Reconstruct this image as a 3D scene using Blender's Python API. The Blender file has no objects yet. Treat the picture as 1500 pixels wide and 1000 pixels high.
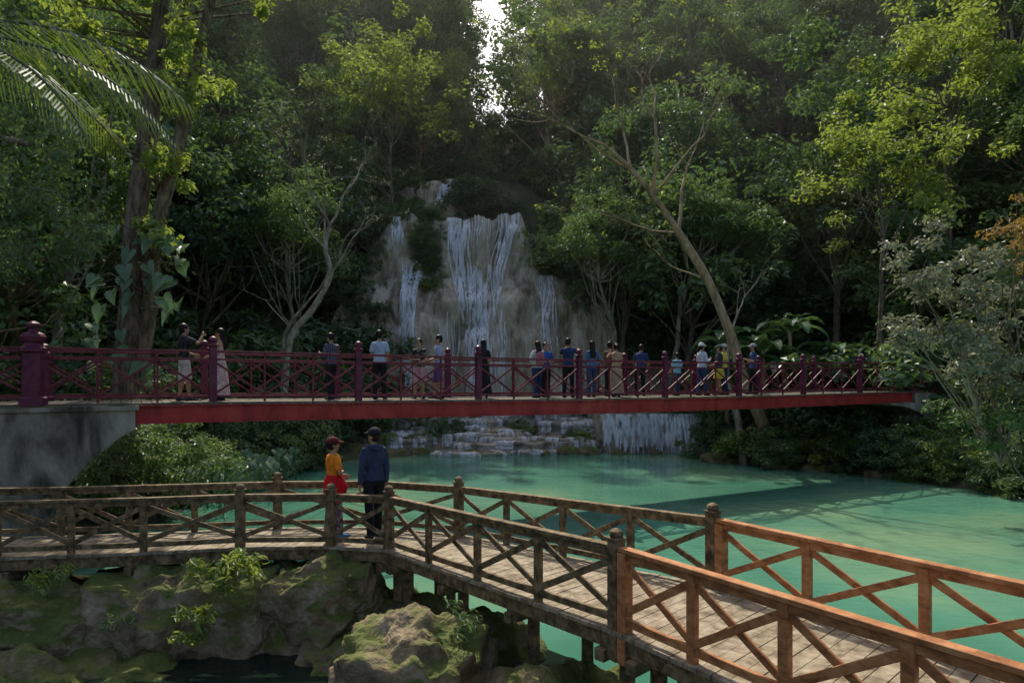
import bpy, math, random, bmesh
import numpy as np
from mathutils import Vector, Matrix, noise
from mathutils.bvhtree import BVHTree

scene = bpy.context.scene
COL = scene.collection
rng = np.random.default_rng(11)
R = random.Random(5)

# ------------------------------------------------------------------ materials
def nodes_of(m):
    m.use_nodes = True
    nt = m.node_tree
    nt.nodes.clear()
    return nt, nt.nodes, nt.links

def ramp(N, stops):
    r = N.new('ShaderNodeValToRGB')
    el = r.color_ramp.elements
    while len(el) < len(stops):
        el.new(0.5)
    for e, (p, c) in zip(el, stops):
        e.position = p
        e.color = (c[0], c[1], c[2], 1)
    return r

def surf(name, stops, scale=4, rough=0.7, bump=0.2, detail=6, stretch=(1, 1, 1), spec=0.3, metallic=0.0, bscale=None, bdist=0.02, coord='Object', distort=0.3, seed=0, moss=None):
    m = bpy.data.materials.new(name)
    nt, N, L = nodes_of(m)
    out = N.new('ShaderNodeOutputMaterial'); p = N.new('ShaderNodeBsdfPrincipled')
    tc = N.new('ShaderNodeTexCoord'); mp = N.new('ShaderNodeMapping')
    mp.inputs['Scale'].default_value = stretch
    mp.inputs['Location'].default_value = (seed, seed * 2, seed * 3)
    L.new(tc.outputs[coord], mp.inputs[0])
    nz = N.new('ShaderNodeTexNoise'); nz.inputs['Scale'].default_value = scale
    nz.inputs['Detail'].default_value = detail; nz.inputs['Roughness'].default_value = 0.66
    nz.inputs['Distortion'].default_value = distort
    L.new(mp.outputs[0], nz.inputs['Vector'])
    r = ramp(N, stops); L.new(nz.outputs['Fac'], r.inputs[0])
    src = r.outputs[0]
    if moss:
        g = N.new('ShaderNodeNewGeometry'); sp = N.new('ShaderNodeSeparateXYZ'); L.new(g.outputs['Normal'], sp.inputs[0])
        n3 = N.new('ShaderNodeTexNoise'); n3.inputs['Scale'].default_value = moss[1]; n3.inputs['Detail'].default_value = 8
        L.new(tc.outputs[coord], n3.inputs['Vector'])
        a = N.new('ShaderNodeMath'); a.operation = 'MULTIPLY_ADD'; L.new(sp.outputs[2], a.inputs[0]); a.inputs[1].default_value = .28
        L.new(n3.outputs['Fac'], a.inputs[2])
        rm = ramp(N, [(moss[2], (0, 0, 0)), (moss[2] + .14, (1, 1, 1))]); L.new(a.outputs[0], rm.inputs[0])
        mx = N.new('ShaderNodeMix'); mx.data_type = 'RGBA'; L.new(rm.outputs[0], mx.inputs[0]); L.new(src, mx.inputs[6]); mx.inputs[7].default_value = (*moss[0], 1)
        src = mx.outputs[2]
    L.new(src, p.inputs['Base Color'])
    p.inputs['Roughness'].default_value = rough
    p.inputs['Metallic'].default_value = metallic
    p.inputs['Specular IOR Level'].default_value = spec
    if bump:
        n2 = N.new('ShaderNodeTexNoise'); n2.inputs['Scale'].default_value = bscale or scale * 3
        n2.inputs['Detail'].default_value = 6
        L.new(mp.outputs[0], n2.inputs['Vector'])
        b = N.new('ShaderNodeBump'); b.inputs['Strength'].default_value = bump; b.inputs['Distance'].default_value = bdist
        L.new(n2.outputs['Fac'], b.inputs['Height']); L.new(b.outputs[0], p.inputs['Normal'])
    L.new(p.outputs[0], out.inputs[0])
    return m

def leafmat(name, c1, c2, c3, trans=0.35, tcol=None, scale=0.35, rough=0.45):
    m = bpy.data.materials.new(name)
    nt, N, L = nodes_of(m)
    out = N.new('ShaderNodeOutputMaterial'); p = N.new('ShaderNodeBsdfDiffuse')
    g = N.new('ShaderNodeNewGeometry'); oi = N.new('ShaderNodeObjectInfo')
    nz = N.new('ShaderNodeTexNoise'); nz.inputs['Scale'].default_value = scale; nz.inputs['Detail'].default_value = 1
    L.new(g.outputs['Position'], nz.inputs['Vector'])
    ad = N.new('ShaderNodeMath'); ad.operation = 'MULTIPLY_ADD'
    L.new(oi.outputs['Random'], ad.inputs[0]); ad.inputs[1].default_value = 0.5
    L.new(nz.outputs['Fac'], ad.inputs[2])
    ad2 = N.new('ShaderNodeMath'); ad2.operation = 'MULTIPLY_ADD'
    L.new(g.outputs['Random Per Island'], ad2.inputs[0]); ad2.inputs[1].default_value = 0.35
    L.new(ad.outputs[0], ad2.inputs[2])
    r = ramp(N, [(0.3, c1), (0.6, c2), (0.95, c3)])
    sb = N.new('ShaderNodeMath'); sb.operation = 'SUBTRACT'; sb.inputs[1].default_value = 0.3
    L.new(ad2.outputs[0], sb.inputs[0]); L.new(sb.outputs[0], r.inputs[0])
    L.new(r.outputs[0], p.inputs['Color'])
    tr = N.new('ShaderNodeBsdfTranslucent')
    mx = N.new('ShaderNodeMix'); mx.data_type = 'RGBA'; mx.inputs[0].default_value = 0.6
    L.new(r.outputs[0], mx.inputs[6]); tc = tcol or (0.2, 0.34, 0.06)
    mx.inputs[7].default_value = (*tc, 1)
    L.new(mx.outputs[2], tr.inputs[0])
    ms = N.new('ShaderNodeMixShader'); ms.inputs[0].default_value = trans
    L.new(p.outputs[0], ms.inputs[1]); L.new(tr.outputs[0], ms.inputs[2])
    gl = N.new('ShaderNodeBsdfGlossy'); gl.inputs['Roughness'].default_value = rough; gl.inputs['Color'].default_value = (.9, .95, 1, 1)
    m3 = N.new('ShaderNodeMixShader'); m3.inputs[0].default_value = .05
    L.new(ms.outputs[0], m3.inputs[1]); L.new(gl.outputs[0], m3.inputs[2]); L.new(m3.outputs[0], out.inputs[0])
    return m

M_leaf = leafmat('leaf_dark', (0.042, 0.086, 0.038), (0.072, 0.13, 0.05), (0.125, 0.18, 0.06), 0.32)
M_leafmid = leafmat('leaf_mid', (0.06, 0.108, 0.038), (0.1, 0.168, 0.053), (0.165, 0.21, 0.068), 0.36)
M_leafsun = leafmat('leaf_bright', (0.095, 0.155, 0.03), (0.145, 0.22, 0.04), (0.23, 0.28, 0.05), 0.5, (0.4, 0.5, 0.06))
M_leafpale = leafmat('leaf_pale', (0.13, 0.15, 0.085), (0.2, 0.22, 0.14), (0.27, 0.28, 0.19), 0.25, (0.3, 0.32, 0.15), scale=1.2)
M_leafrust = leafmat('leaf_rust', (0.1, 0.07, 0.025), (0.18, 0.12, 0.035), (0.3, 0.2, 0.06), 0.35, (0.5, 0.3, 0.05), scale=1.2)
M_bark = surf('bark', [(0.38, (0.06, 0.045, 0.03)), (0.5, (0.15, 0.115, 0.08)), (0.64, (0.25, 0.2, 0.15))], 3, 0.9, 0.8, stretch=(3, 3, .7), bdist=0.05)
M_barkpale = surf('bark_pale', [(0.36, (0.14, 0.12, 0.09)), (0.52, (0.3, 0.26, 0.2)), (0.66, (0.42, 0.38, 0.31))], 3, 0.9, 0.5, stretch=(2, 2, .7))
M_barktan = surf('bark_tan', [(0.36, (0.15, 0.11, 0.06)), (0.52, (0.34, 0.25, 0.14)), (0.66, (0.44, 0.35, 0.23))], 2, 0.9, 0.6, stretch=(2, 2, .7))
M_ground = surf('forest_floor', [(0.35, (0.03, 0.04, 0.018)), (0.5, (0.055, 0.07, 0.025)), (0.65, (0.1, 0.085, 0.05))], 1.2, 0.95, 0.5, detail=3, bdist=0.1)
M_rock = surf('travertine', [(0.34, (0.15, 0.122, 0.085)), (0.44, (0.34, 0.28, 0.2)), (0.53, (0.5, 0.43, 0.33)), (0.66, (0.62, 0.56, 0.47))], 0.8, 0.7, 1.0, detail=9, stretch=(1.5, 1, .38), bscale=4, bdist=0.2, moss=((.06, .075, .028), .45, .76))
M_mossrock = surf('mossy_rock', [(0.34, (0.075, 0.055, 0.03)), (0.46, (0.2, 0.15, 0.09)), (0.55, (0.28, 0.22, 0.14)), (0.66, (0.38, 0.32, 0.24))], 1.8, 0.9, 1.0, detail=10, bscale=12, bdist=0.07, moss=((.1, .12, .03), 1.3, .57))
M_concrete = surf('weathered_concrete', [(0.36, (0.05, 0.045, 0.036)), (0.44, (0.14, 0.125, 0.1)), (0.52, (0.27, 0.245, 0.2)), (0.64, (0.4, 0.375, 0.33))], 1.1, 0.9, 1.0, detail=12, stretch=(1, 1, .4), bscale=11, bdist=.05, moss=((.06, .07, .025), .9, .58))
M_red = surf('red_painted_steel', [(0.35, (0.22, 0.02, 0.02)), (0.52, (0.4, 0.035, 0.035)), (0.7, (0.42, 0.07, 0.05))], 2.5, 0.5, 0.1, detail=8, stretch=(1, 1, .4))
M_maroon = surf('maroon_paint', [(0.35, (0.09, 0.014, 0.022)), (0.52, (0.17, 0.025, 0.04)), (0.7, (0.21, 0.042, 0.058))], 5, 0.45, 0.1)
M_plum = surf('plum_paint', [(0.35, (0.07, 0.012, 0.032)), (0.52, (0.13, 0.022, 0.055)), (0.7, (0.17, 0.04, 0.075))], 4, 0.4, 0.1)
M_woodold = surf('weathered_wood', [(0.36, (0.045, 0.032, 0.016)), (0.5, (0.15, 0.105, 0.052)), (0.66, (0.29, 0.205, 0.11))], 3, 0.75, 0.4, detail=10, stretch=(3, 3, 3), bscale=25, bdist=0.006)
M_woodnew = surf('new_timber', [(0.36, (0.22, 0.085, 0.03)), (0.52, (0.42, 0.18, 0.07)), (0.66, (0.5, 0.26, 0.12))], 3, 0.6, 0.3, detail=9, stretch=(2, 2, 4), bscale=30, bdist=0.004)
M_plank = surf('deck_planks', [(0.36, (0.11, 0.085, 0.05)), (0.5, (0.25, 0.2, 0.135)), (0.66, (0.38, 0.32, 0.23))], 2.2, 0.75, 0.4, detail=10, stretch=(3, 3, 1), bscale=25, bdist=0.005)
M_deckdark = surf('bridge_deck_boards', [(0.35, (0.08, 0.07, 0.055)), (0.65, (0.2, 0.17, 0.13))], 4, 0.85, 0.3)

def water_mat(name, stops, bumpd=.08):
    m = bpy.data.materials.new(name)
    nt, N, L = nodes_of(m)
    out = N.new('ShaderNodeOutputMaterial'); p = N.new('ShaderNodeBsdfPrincipled')
    g = N.new('ShaderNodeNewGeometry')
    nz = N.new('ShaderNodeTexNoise'); nz.inputs['Scale'].default_value = 0.16; nz.inputs['Detail'].default_value = 4
    L.new(g.outputs['Position'], nz.inputs['Vector'])
    r = ramp(N, stops)
    L.new(nz.outputs['Fac'], r.inputs[0]); L.new(r.outputs[0], p.inputs['Base Color'])
    p.inputs['Roughness'].default_value = 0.08; p.inputs['IOR'].default_value = 1.33
    mp = N.new('ShaderNodeMapping'); mp.inputs['Scale'].default_value = (1.0, 2.4, 1)
    L.new(g.outputs['Position'], mp.inputs[0])
    n2 = N.new('ShaderNodeTexNoise'); n2.inputs['Scale'].default_value = 2.2; n2.inputs['Detail'].default_value = 5
    L.new(mp.outputs[0], n2.inputs['Vector'])
    b = N.new('ShaderNodeBump'); b.inputs['Strength'].default_value = 0.3; b.inputs['Distance'].default_value = bumpd
    L.new(n2.outputs['Fac'], b.inputs['Height']); L.new(b.outputs[0], p.inputs['Normal'])
    L.new(p.outputs[0], out.inputs[0])
    return m
M_water = water_mat('turquoise_water', [(0.36, (0.055, 0.185, 0.13)), (0.5, (0.09, 0.25, 0.17)), (0.66, (0.19, 0.33, 0.195))])
M_shadestream = water_mat('shade_dark_stream_water', [(0.35, (0.008, 0.016, 0.012)), (0.6, (0.014, 0.024, 0.018)), (0.8, (0.02, 0.03, 0.02))])  # clear shallow stream, with the shadow by the walkway put into its dark colour

def falls_mat(name, lo=.36, hi=.55, sc=(9, 2, .8), mx_=.95):
    m = bpy.data.materials.new(name)
    nt, N, L = nodes_of(m)
    out = N.new('ShaderNodeOutputMaterial')
    d = N.new('ShaderNodeBsdfDiffuse'); d.inputs['Color'].default_value = (0.88, 0.9, 0.94, 1)
    tl = N.new('ShaderNodeBsdfTranslucent'); tl.inputs[0].default_value = (0.9, 0.92, 0.95, 1)
    m1 = N.new('ShaderNodeMixShader'); m1.inputs[0].default_value = 0.35
    L.new(d.outputs[0], m1.inputs[1]); L.new(tl.outputs[0], m1.inputs[2])
    t = N.new('ShaderNodeBsdfTransparent')
    g = N.new('ShaderNodeNewGeometry'); mp = N.new('ShaderNodeMapping'); mp.inputs['Scale'].default_value = sc
    L.new(g.outputs['Position'], mp.inputs[0])
    nz = N.new('ShaderNodeTexNoise'); nz.inputs['Scale'].default_value = 1; nz.inputs['Detail'].default_value = 3
    L.new(mp.outputs[0], nz.inputs['Vector'])
    r = ramp(N, [(lo, (0, 0, 0)), (hi, (mx_, mx_, mx_))]); L.new(nz.outputs['Fac'], r.inputs[0])
    ms = N.new('ShaderNodeMixShader'); L.new(r.outputs[0], ms.inputs[0])
    L.new(t.outputs[0], ms.inputs[1]); L.new(m1.outputs[0], ms.inputs[2]); L.new(ms.outputs[0], out.inputs[0])
    return m
M_falls = falls_mat('falling_water', .32, .5)
M_casc = falls_mat('cascade_water', .34, .56, (5, 3, 1.2))
M_ledge = surf('wet_travertine', [(0.36, (0.1, 0.085, 0.058)), (0.48, (0.25, 0.215, 0.155)), (0.58, (0.4, 0.355, 0.28)), (0.7, (0.5, 0.46, 0.39))], 1.4, 0.25, 0.8, detail=9, bscale=6, bdist=.08, spec=.5, moss=((.09, .1, .035), .8, .8))

# ------------------------------------------------------------------ mesh builder
class MB:
    def __init__(s):
        s.v = []; s.f = []; s.m = []
    def add(s, V, F, mi=0):
        o = len(s.v)
        s.v.extend([tuple(p) for p in V])
        s.f.extend([tuple(i + o for i in f) for f in F])
        s.m.extend([mi] * len(F))
    def hexa(s, P, mi=0):
        s.add(P, [(3, 2, 1, 0), (4, 5, 6, 7), (0, 1, 5, 4), (1, 2, 6, 5), (2, 3, 7, 6), (3, 0, 4, 7)], mi)
    def beam(s, a, b, w, h, mi=0, off=0.0):
        a = Vector(a); b = Vector(b); d = (b - a).normalized()
        up = Vector((0, 0, 1))
        if abs(d.z) > 0.98: up = Vector((0.49, -0.87, 0))
        side = d.cross(up).normalized(); u2 = side.cross(d).normalized()
        a = a + side * off; b = b + side * off
        q = []
        for p in (a, b):
            for sx, sz in ((-1, -1), (1, -1), (1, 1), (-1, 1)):
                q.append(p + side * sx * w / 2 + u2 * sz * h / 2)
        s.hexa(q, mi)
    def post(s, p, z0, z1, w, dirv, mi=0, w2=None):
        d = Vector((dirv[0], dirv[1], 0)).normalized() * w / 2; e = Vector((-d.y, d.x, 0)) * ((w2 or w) / w)
        c = Vector((p[0], p[1], 0)); q = []
        for z in (z0, z1):
            for k in (-d - e, d - e, d + e, -d + e):
                q.append(c + k + Vector((0, 0, z)))
        s.hexa(q, mi)
    def tube(s, pts, rad, n=8, mi=0, cap=True):
        pts = [Vector(p) for p in pts]
        o = len(s.v); prev = None
        for i, p in enumerate(pts):
            t = (pts[min(i + 1, len(pts) - 1)] - pts[max(i - 1, 0)])
            t = t.normalized() if t.length > 1e-6 else Vector((0, 0, 1))
            if prev is None:
                a = Vector((1, 0, 0)) if abs(t.x) < 0.8 else Vector((0, 1, 0))
                x = t.cross(a).normalized()
            else:
                x = (prev - t * prev.dot(t)).normalized()
            prev = x; y = t.cross(x)
            for k in range(n):
                an = 2 * math.pi * k / n
                s.v.append(tuple(p + (x * math.cos(an) + y * math.sin(an)) * rad[i]))
        for i in range(len(pts) - 1):
            for k in range(n):
                s.f.append((o + i * n + k, o + i * n + (k + 1) % n, o + (i + 1) * n + (k + 1) % n, o + (i + 1) * n + k)); s.m.append(mi)
        if cap:
            s.f.append(tuple(o + k for k in range(n))[::-1]); s.m.append(mi)
            e = o + (len(pts) - 1) * n
            s.f.append(tuple(e + k for k in range(n))); s.m.append(mi)
    def lathe(s, c, prof, n=12, mi=0):
        o = len(s.v)
        for z, r in prof:
            for k in range(n):
                an = 2 * math.pi * (k + .5) / n
                s.v.append((c[0] + r * math.cos(an), c[1] + r * math.sin(an), c[2] + z))
        for i in range(len(prof) - 1):
            for k in range(n):
                s.f.append((o + i * n + k, o + i * n + (k + 1) % n, o + (i + 1) * n + (k + 1) % n, o + (i + 1) * n + k)); s.m.append(mi)
        e = o + (len(prof) - 1) * n
        s.f.append(tuple(e + k for k in range(n))); s.m.append(mi)
    def leaves(s, V4, mi=0):
        o = len(s.v); s.v.extend(V4.tolist()); n = len(V4) // 4
        s.f.extend([(o + 4 * i, o + 4 * i + 1, o + 4 * i + 2, o + 4 * i + 3) for i in range(n)]); s.m.extend([mi] * n)
    def mesh(s, name, mats, smooth=False):
        me = bpy.data.meshes.new(name); me.from_pydata(s.v, [], s.f)
        for m in mats: me.materials.append(m)
        me.polygons.foreach_set('material_index', s.m)
        if smooth: me.polygons.foreach_set('use_smooth', [True] * len(s.f))
        me.update()
        return me
    def obj(s, name, mats, parent=None, smooth=False, bevel=0):
        ob = bpy.data.objects.new(name, s.mesh(name, mats, smooth)); COL.objects.link(ob)
        if parent: ob.parent = parent
        if bevel:
            b = ob.modifiers.new('bevel', 'BEVEL'); b.width = bevel; b.segments = 1; b.limit_method = 'ANGLE'
        return ob

def empty(name):
    e = bpy.data.objects.new(name, None); COL.objects.link(e); return e

def inst(me, name, loc, rot=0, sc=1, parent=None, tilt=0):
    ob = bpy.data.objects.new(name, me); COL.objects.link(ob)
    ob.location = loc; ob.rotation_euler = (tilt * math.cos(rot * 3), tilt * math.sin(rot * 5), rot)
    ob.scale = (sc, sc, sc) if not isinstance(sc, tuple) else sc
    if parent: ob.parent = parent
    return ob

def unit(a): return a / (np.linalg.norm(a, axis=1, keepdims=True) + 1e-9)

def leafV(c, n, t, Lf, W):
    t = unit(t - n * np.sum(t * n, axis=1, keepdims=True)); sd = np.cross(n, t)
    Lf = Lf[:, None]; W = W[:, None]
    V = np.empty((len(c), 4, 3))
    V[:, 0] = c - t * Lf * .5
    V[:, 1] = c + sd * W * .5 + n * W * .12 - t * Lf * .05
    V[:, 2] = c + t * Lf * .5 - n * Lf * .12
    V[:, 3] = c - sd * W * .5 + n * W * .12 - t * Lf * .05
    return V.reshape(-1, 3)

def clump_leaves(g, C, cr, nl, Ls, flat=0.6, upb=0.8, asp=0.5, droop=0):
    C = np.asarray(C); k = len(C)
    cc = np.repeat(C, nl, axis=0); rr = np.repeat(cr * g.uniform(.55, 1.25, k), nl)
    d = unit(g.normal(size=(k * nl, 3)))
    off = d * (rr * g.uniform(0, 1, k * nl) ** .45)[:, None]; off[:, 2] *= flat
    n = unit(d * .5 + np.array([0, 0, upb]) + g.normal(size=d.shape) * .45)
    t = unit(g.normal(size=d.shape) + d * .8 + np.array([0, 0, -droop]))
    Lf = Ls * g.uniform(.6, 1.35, len(d))
    return leafV(cc + off, n, t, Lf, Lf * asp)

def clump_centers(g, c, rx, ry, rz, n, lo=-.55):
    out = []; ph = g.uniform(0, 6.28, 4)
    while len(out) < n:
        d = unit(g.normal(size=(1, 3)))[0]
        if d[2] < lo: continue
        az = math.atan2(d[1], d[0])
        w = 1 + .22 * math.sin(2 * az + ph[0]) + .16 * math.sin(5 * az + ph[1]) + .15 * math.sin(4 * d[2] + ph[2])
        r = (.35 + .65 * math.sqrt(g.uniform())) * w
        out.append((c[0] + d[0] * rx * r, c[1] + d[1] * ry * r, c[2] + d[2] * rz * r))
    return out

def tree(name, seed, th, rx, rz, ncl, nl, cr, Ls, mats, tr=.22, lean=(0, 0), upb=.8, flat=.6, droop=0, asp=.5, limbs=20):
    g = np.random.default_rng(seed); mb = MB()
    cz = th + rz * .55
    C = clump_centers(g, (lean[0], lean[1], cz), rx, rx, rz, ncl)
    pts = [(lean[0] * (i / 6) ** 1.5 + g.normal() * .1, lean[1] * (i / 6) ** 1.5 + g.normal() * .1, cz * i / 6 * 1.05 - .6) for i in range(7)]
    mb.tube(pts, [tr * (1.35 if i == 0 else 1) * (1 - .12 * i) for i in range(7)], 8, 0)
    for c in C[:limbs]:
        k = R.choice([3, 4, 5]); a = Vector(pts[k]); b = Vector(c)
        if b.z < a.z + .3: a = Vector(pts[2])
        mid = (a + b) / 2 + Vector((0, 0, -.1 * (b - a).length)) + Vector(g.normal(size=3)) * .3
        r0 = tr * .34
        mb.tube([a, (a + mid) / 2 + Vector(g.normal(size=3)) * .12, mid, (mid + b) / 2 + Vector(g.normal(size=3)) * .2, b], [r0, r0 * .75, r0 * .55, r0 * .35, r0 * .12], 5, 0, False)
    mb.leaves(clump_leaves(g, C, cr, nl, Ls, flat, upb, asp, droop), 1)
    return mb.mesh(name, mats)

# ------------------------------------------------------------------ terrain
POOL = np.array([(-16, -30), (-14, 8), (-12, 12), (-10.5, 16), (-10, 22), (-9.5, 27), (-8, 31), (-4, 33.5), (4, 34.6), (9.2, 33.6), (9.4, 31.2), (11.2, 29), (13.3, 27.6), (15.2, 24.5), (16.8, 21), (20, 16), (26, 8), (32, -30)], float)
def sdist(x, y):
    x = np.asarray(x, float); y = np.asarray(y, float)
    best = np.full(x.shape, 1e9); ins = np.zeros(x.shape, bool); n = len(POOL)
    for i in range(n):
        a = POOL[i]; b = POOL[(i + 1) % n]; e = b - a
        t = np.clip(((x - a[0]) * e[0] + (y - a[1]) * e[1]) / (e @ e), 0, 1)
        best = np.minimum(best, np.hypot(x - a[0] - t * e[0], y - a[1] - t * e[1]))
        c = ((a[1] > y) != (b[1] > y)) & (x < (b[0] - a[0]) * (y - a[1]) / (b[1] - a[1] + 1e-12) + a[0])
        ins ^= c
    return np.where(ins, -best, best)
WL = -3.9
def H(x, y):
    x = np.asarray(x, float); y = np.asarray(y, float)
    d = sdist(x, y)
    z = np.where(d > 0, WL + .55 * (1 - np.exp(-d / .6)) + .09 * d, WL + np.maximum(-2.2, .9 * d))
    k = np.clip((y + 5) / 22, .12, 1)
    hill = .8 * np.clip(d - 9, 0, 84) * k * (1 / (1 + np.exp(-(d - 9) / 2)))
    z = z + np.where(d > 0, hill, 0)
    zc = np.interp(y, [33, 34.5, 42.5, 45, 46.6, 54, 54.8, 60, 75, 100, 130, 200], [-5.2, -4.4, -2.6, -1, 10.1, 11, 14.6, 17, 25, 36, 46, 50])
    cx = np.where(y < 45, 0.0, np.where(y < 70, -2.8, -1.0)); wd = np.where(y < 45, 9.9, np.where(y < 70, 7.5, 8.5))
    w = np.exp(-np.abs((x - cx) / wd) ** 6) * np.clip((y - 33.2) / .8, 0, 1)
    z = z * (1 - w) + zc * w
    z = z + np.where(d > 1, .5 * np.sin(x * .31 + y * .17) * np.cos(y * .23 - x * .11) * np.clip(d / 15, 0, 1), 0)
    return z

def axis(lo, hi, f0, f1, fine, coarse):
    a = np.arange(lo, f0, coarse); b = np.arange(f0, f1, fine); c = np.arange(f1, hi + coarse, coarse)
    return np.concatenate([a, b, c])
xs = axis(-260, 260, -30, 34, .5, 5); ys = axis(-120, 300, 4, 62, .5, 5)
X, Y = np.meshgrid(xs, ys); Z = H(X, Y)
Z += rng.normal(size=Z.shape) * .06
nx, ny = len(xs), len(ys)
mb = MB(); mb.v = np.stack([X, Y, Z], -1).reshape(-1, 3).tolist()
mb.f = [(j * nx + i, j * nx + i + 1, (j + 1) * nx + i + 1, (j + 1) * nx + i) for j in range(ny - 1) for i in range(nx - 1)]
mb.m = [0] * len(mb.f)
mb.obj('ground', [M_ground], smooth=True)
mb = MB(); mb.add([(-60, 11.5, WL), (-1.2, 11.5, WL), (2.3, 7.9, WL), (7.3, .3, WL), (7.3, -60, WL), (60, -60, WL), (60, 37, WL), (-60, 37, WL)], [tuple(range(8))])
mb.obj('pool_water', [M_water])
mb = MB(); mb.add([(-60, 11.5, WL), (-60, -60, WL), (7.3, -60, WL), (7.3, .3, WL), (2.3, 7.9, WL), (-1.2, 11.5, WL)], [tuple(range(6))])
mb.obj('shaded_stream_water', [M_shadestream])  # level with the pool; this dark sheet also stands in for shade

# ------------------------------------------------------------------ waterfall cliff
RB = random.Random(33)
BUMPS = []
for i in range(24): BUMPS.append((RB.uniform(-10, 7), RB.uniform(-1, 4.8), RB.uniform(.9, 1.8), .95))
for i in range(46): BUMPS.append((RB.uniform(-10, 7), RB.uniform(-1, 6), RB.uniform(.4, .9), 1.0))
for i in range(34): BUMPS.append((RB.uniform(-9, 1.2), RB.uniform(5.5, 9.8), RB.uniform(.35, .8), .7))
BUMPS += [(-4.3, 5.2, 1.4, .9), (.2, 4.6, 1.6, .9), (-.9, 7, 1.0, .9), (2.2, 3.2, 1.3, 1), (4.6, 2.6, 1.4, 1), (-6.8, 5.5, 1.2, .9), (5.8, 3.8, 1.3, 1), (3.2, 5, 1.1, 1)]
def yc(x, z):
    b = float(np.interp(z, [-5, 0, 2.5, 4.6, 5.8, 7.5, 10.8], [41.2, 42.6, 43.2, 43.8, 44.8, 45.4, 45.9]))
    b += ((x + 2.5) / 7.5) ** 2 * .7
    m = 0
    for (xi, zi, r, k) in BUMPS:
        dx = x - xi
        if abs(dx) > r: continue
        dzz = (z - zi) * (.5 if z < zi else 1.1)
        q = 1 - (dx * dx + dzz * dzz) / (r * r)
        if q > 0: m = max(m, r * k * q ** .6)
    b -= m
    b -= .4 * abs(noise.noise(Vector((x * .9, z * .2, 9.7)))) + .14 * noise.noise(Vector((x * 3.2, z * 1.0, 1.7)))
    return b
def ztop(x):
    return float(np.interp(x, [-13, -11, -8.6, -7, -4.8, -4.4, .6, 1.0, 1.6, 3, 5, 7.5, 10], [1, 5, 10.2, 10.7, 10.3, 10.4, 10.75, 9.6, 6.9, 6.6, 5.6, 4.4, 0])) + .45 * noise.noise(Vector((x * 1.1, 0, 5)))
mb = MB(); cxs = np.arange(-13, 10.01, .12); rows = 110
for x in cxs:
    zt = ztop(x)
    for j in range(rows):
        z = -4.6 + (zt + 4.6) * j / (rows - 1)
        mb.v.append((x + .1 * noise.noise(Vector((x, z, 0))), yc(x, z), z))
    for k in (1, 2, 3, 4, 5):
        mb.v.append((x, yc(x, zt) + (k * .16 if k < 3 else k * 1.1 - 2.2), zt + (.03 * k if k < 3 else .0) + .1 * noise.noise(Vector((x, k, 0)))))
rw = rows + 5
for i in range(len(cxs) - 1):
    for j in range(rw - 1):
        mb.f.append((i * rw + j, (i + 1) * rw + j, (i + 1) * rw + j + 1, i * rw + j + 1)); mb.m.append(0)
mb.obj('waterfall_cliff', [M_rock], smooth=True)

mb = MB()
cx2 = np.arange(-10, -.9, .15)
def y2(x, z): return 54.6 - 2.6 * (1 - max(0, min(1, (z - 10.4) / 5.2))) ** 1.2 - .8 * abs(noise.noise(Vector((x * .5, z * .5, 4))))
for x in cx2:
    for j in range(30):
        z = 10.4 + 5.2 * j / 29 - .06 * (x + 5) ** 2 * j / 29
        mb.v.append((x, y2(x, z), z))
    mb.v.append((x, 57, mb.v[-1][2]))
for i in range(len(cx2) - 1):
    for j in range(30):
        mb.f.append((i * 31 + j, (i + 1) * 31 + j, (i + 1) * 31 + j + 1, i * 31 + j + 1)); mb.m.append(0)
mb.obj('upper_cliff', [M_rock], smooth=True)

def strand(mb, x0, z0, z1, w, attr=None, yf=yc, off=.09, step=.3, wig=.11):
    x = x0; z = z0; pts = []
    ph = R.uniform(0, 9)
    while z > z1:
        pts.append((x, z)); z -= step * .9
        x += (noise.noise(Vector((x * 1.3, z * .6, ph * .2))) * wig)
        if attr:
            for (za, zb, xa, st) in attr:
                if zb < z <= za: x += (xa - x) * st
    o = len(mb.v); n = len(pts)
    if n < 2: return
    off += R.uniform(0, .05)
    for i, (a, zz) in enumerate(pts):
        ww = w * (.5 + .5 * math.sin(math.pi * min(1, (i + 1) / 4) / 2)) * R.uniform(.85, 1.15) * (1 if i < n - 3 else .6)
        yy = min(yf(a, zz), yf(a - .08, zz), yf(a + .08, zz), yf(a, zz - .12)) - off
        mb.v.append((a - ww / 2, yy + .03, zz)); mb.v.append((a, yy - .04, zz)); mb.v.append((a + ww / 2, yy + .03, zz))
    for i in range(n - 1):
        for k in (0, 1):
            mb.f.append((o + 3 * i + k, o + 3 * i + 3 + k, o + 3 * i + 4 + k, o + 3 * i + 1 + k)); mb.m.append(0)
def zt_(x): return ztop(x) + .06
mb = MB()
for i in range(20):
    x = -4.35 + 1.5 * (i + R.uniform(0, .9)) / 20; strand(mb, x, zt_(x), R.uniform(3, 6.5), R.uniform(.08, .24), [(9, 5.2, -2.8, .045), (5.2, 3, -2.3, .06)])
for i in range(16):
    x = -.9 + 1.4 * (i + R.uniform(0, .9)) / 16; strand(mb, x, zt_(x), R.uniform(4, 8.5), R.uniform(.06, .2), [(9.5, 5, -1.5, .06), (5, 0, -2.0, .06)])
for i in range(22):
    strand(mb, -3.0 + 1.8 * (i + R.uniform(0, .9)) / 22, R.uniform(4.6, 7.4), R.uniform(-2, 2), R.uniform(.1, .28), [(6, 3.5, -2.1, .035)])
for i in range(14):
    x = R.uniform(-3, -.8); strand(mb, x, zt_(x), R.uniform(7, 9.5), R.uniform(.03, .1))
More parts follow.
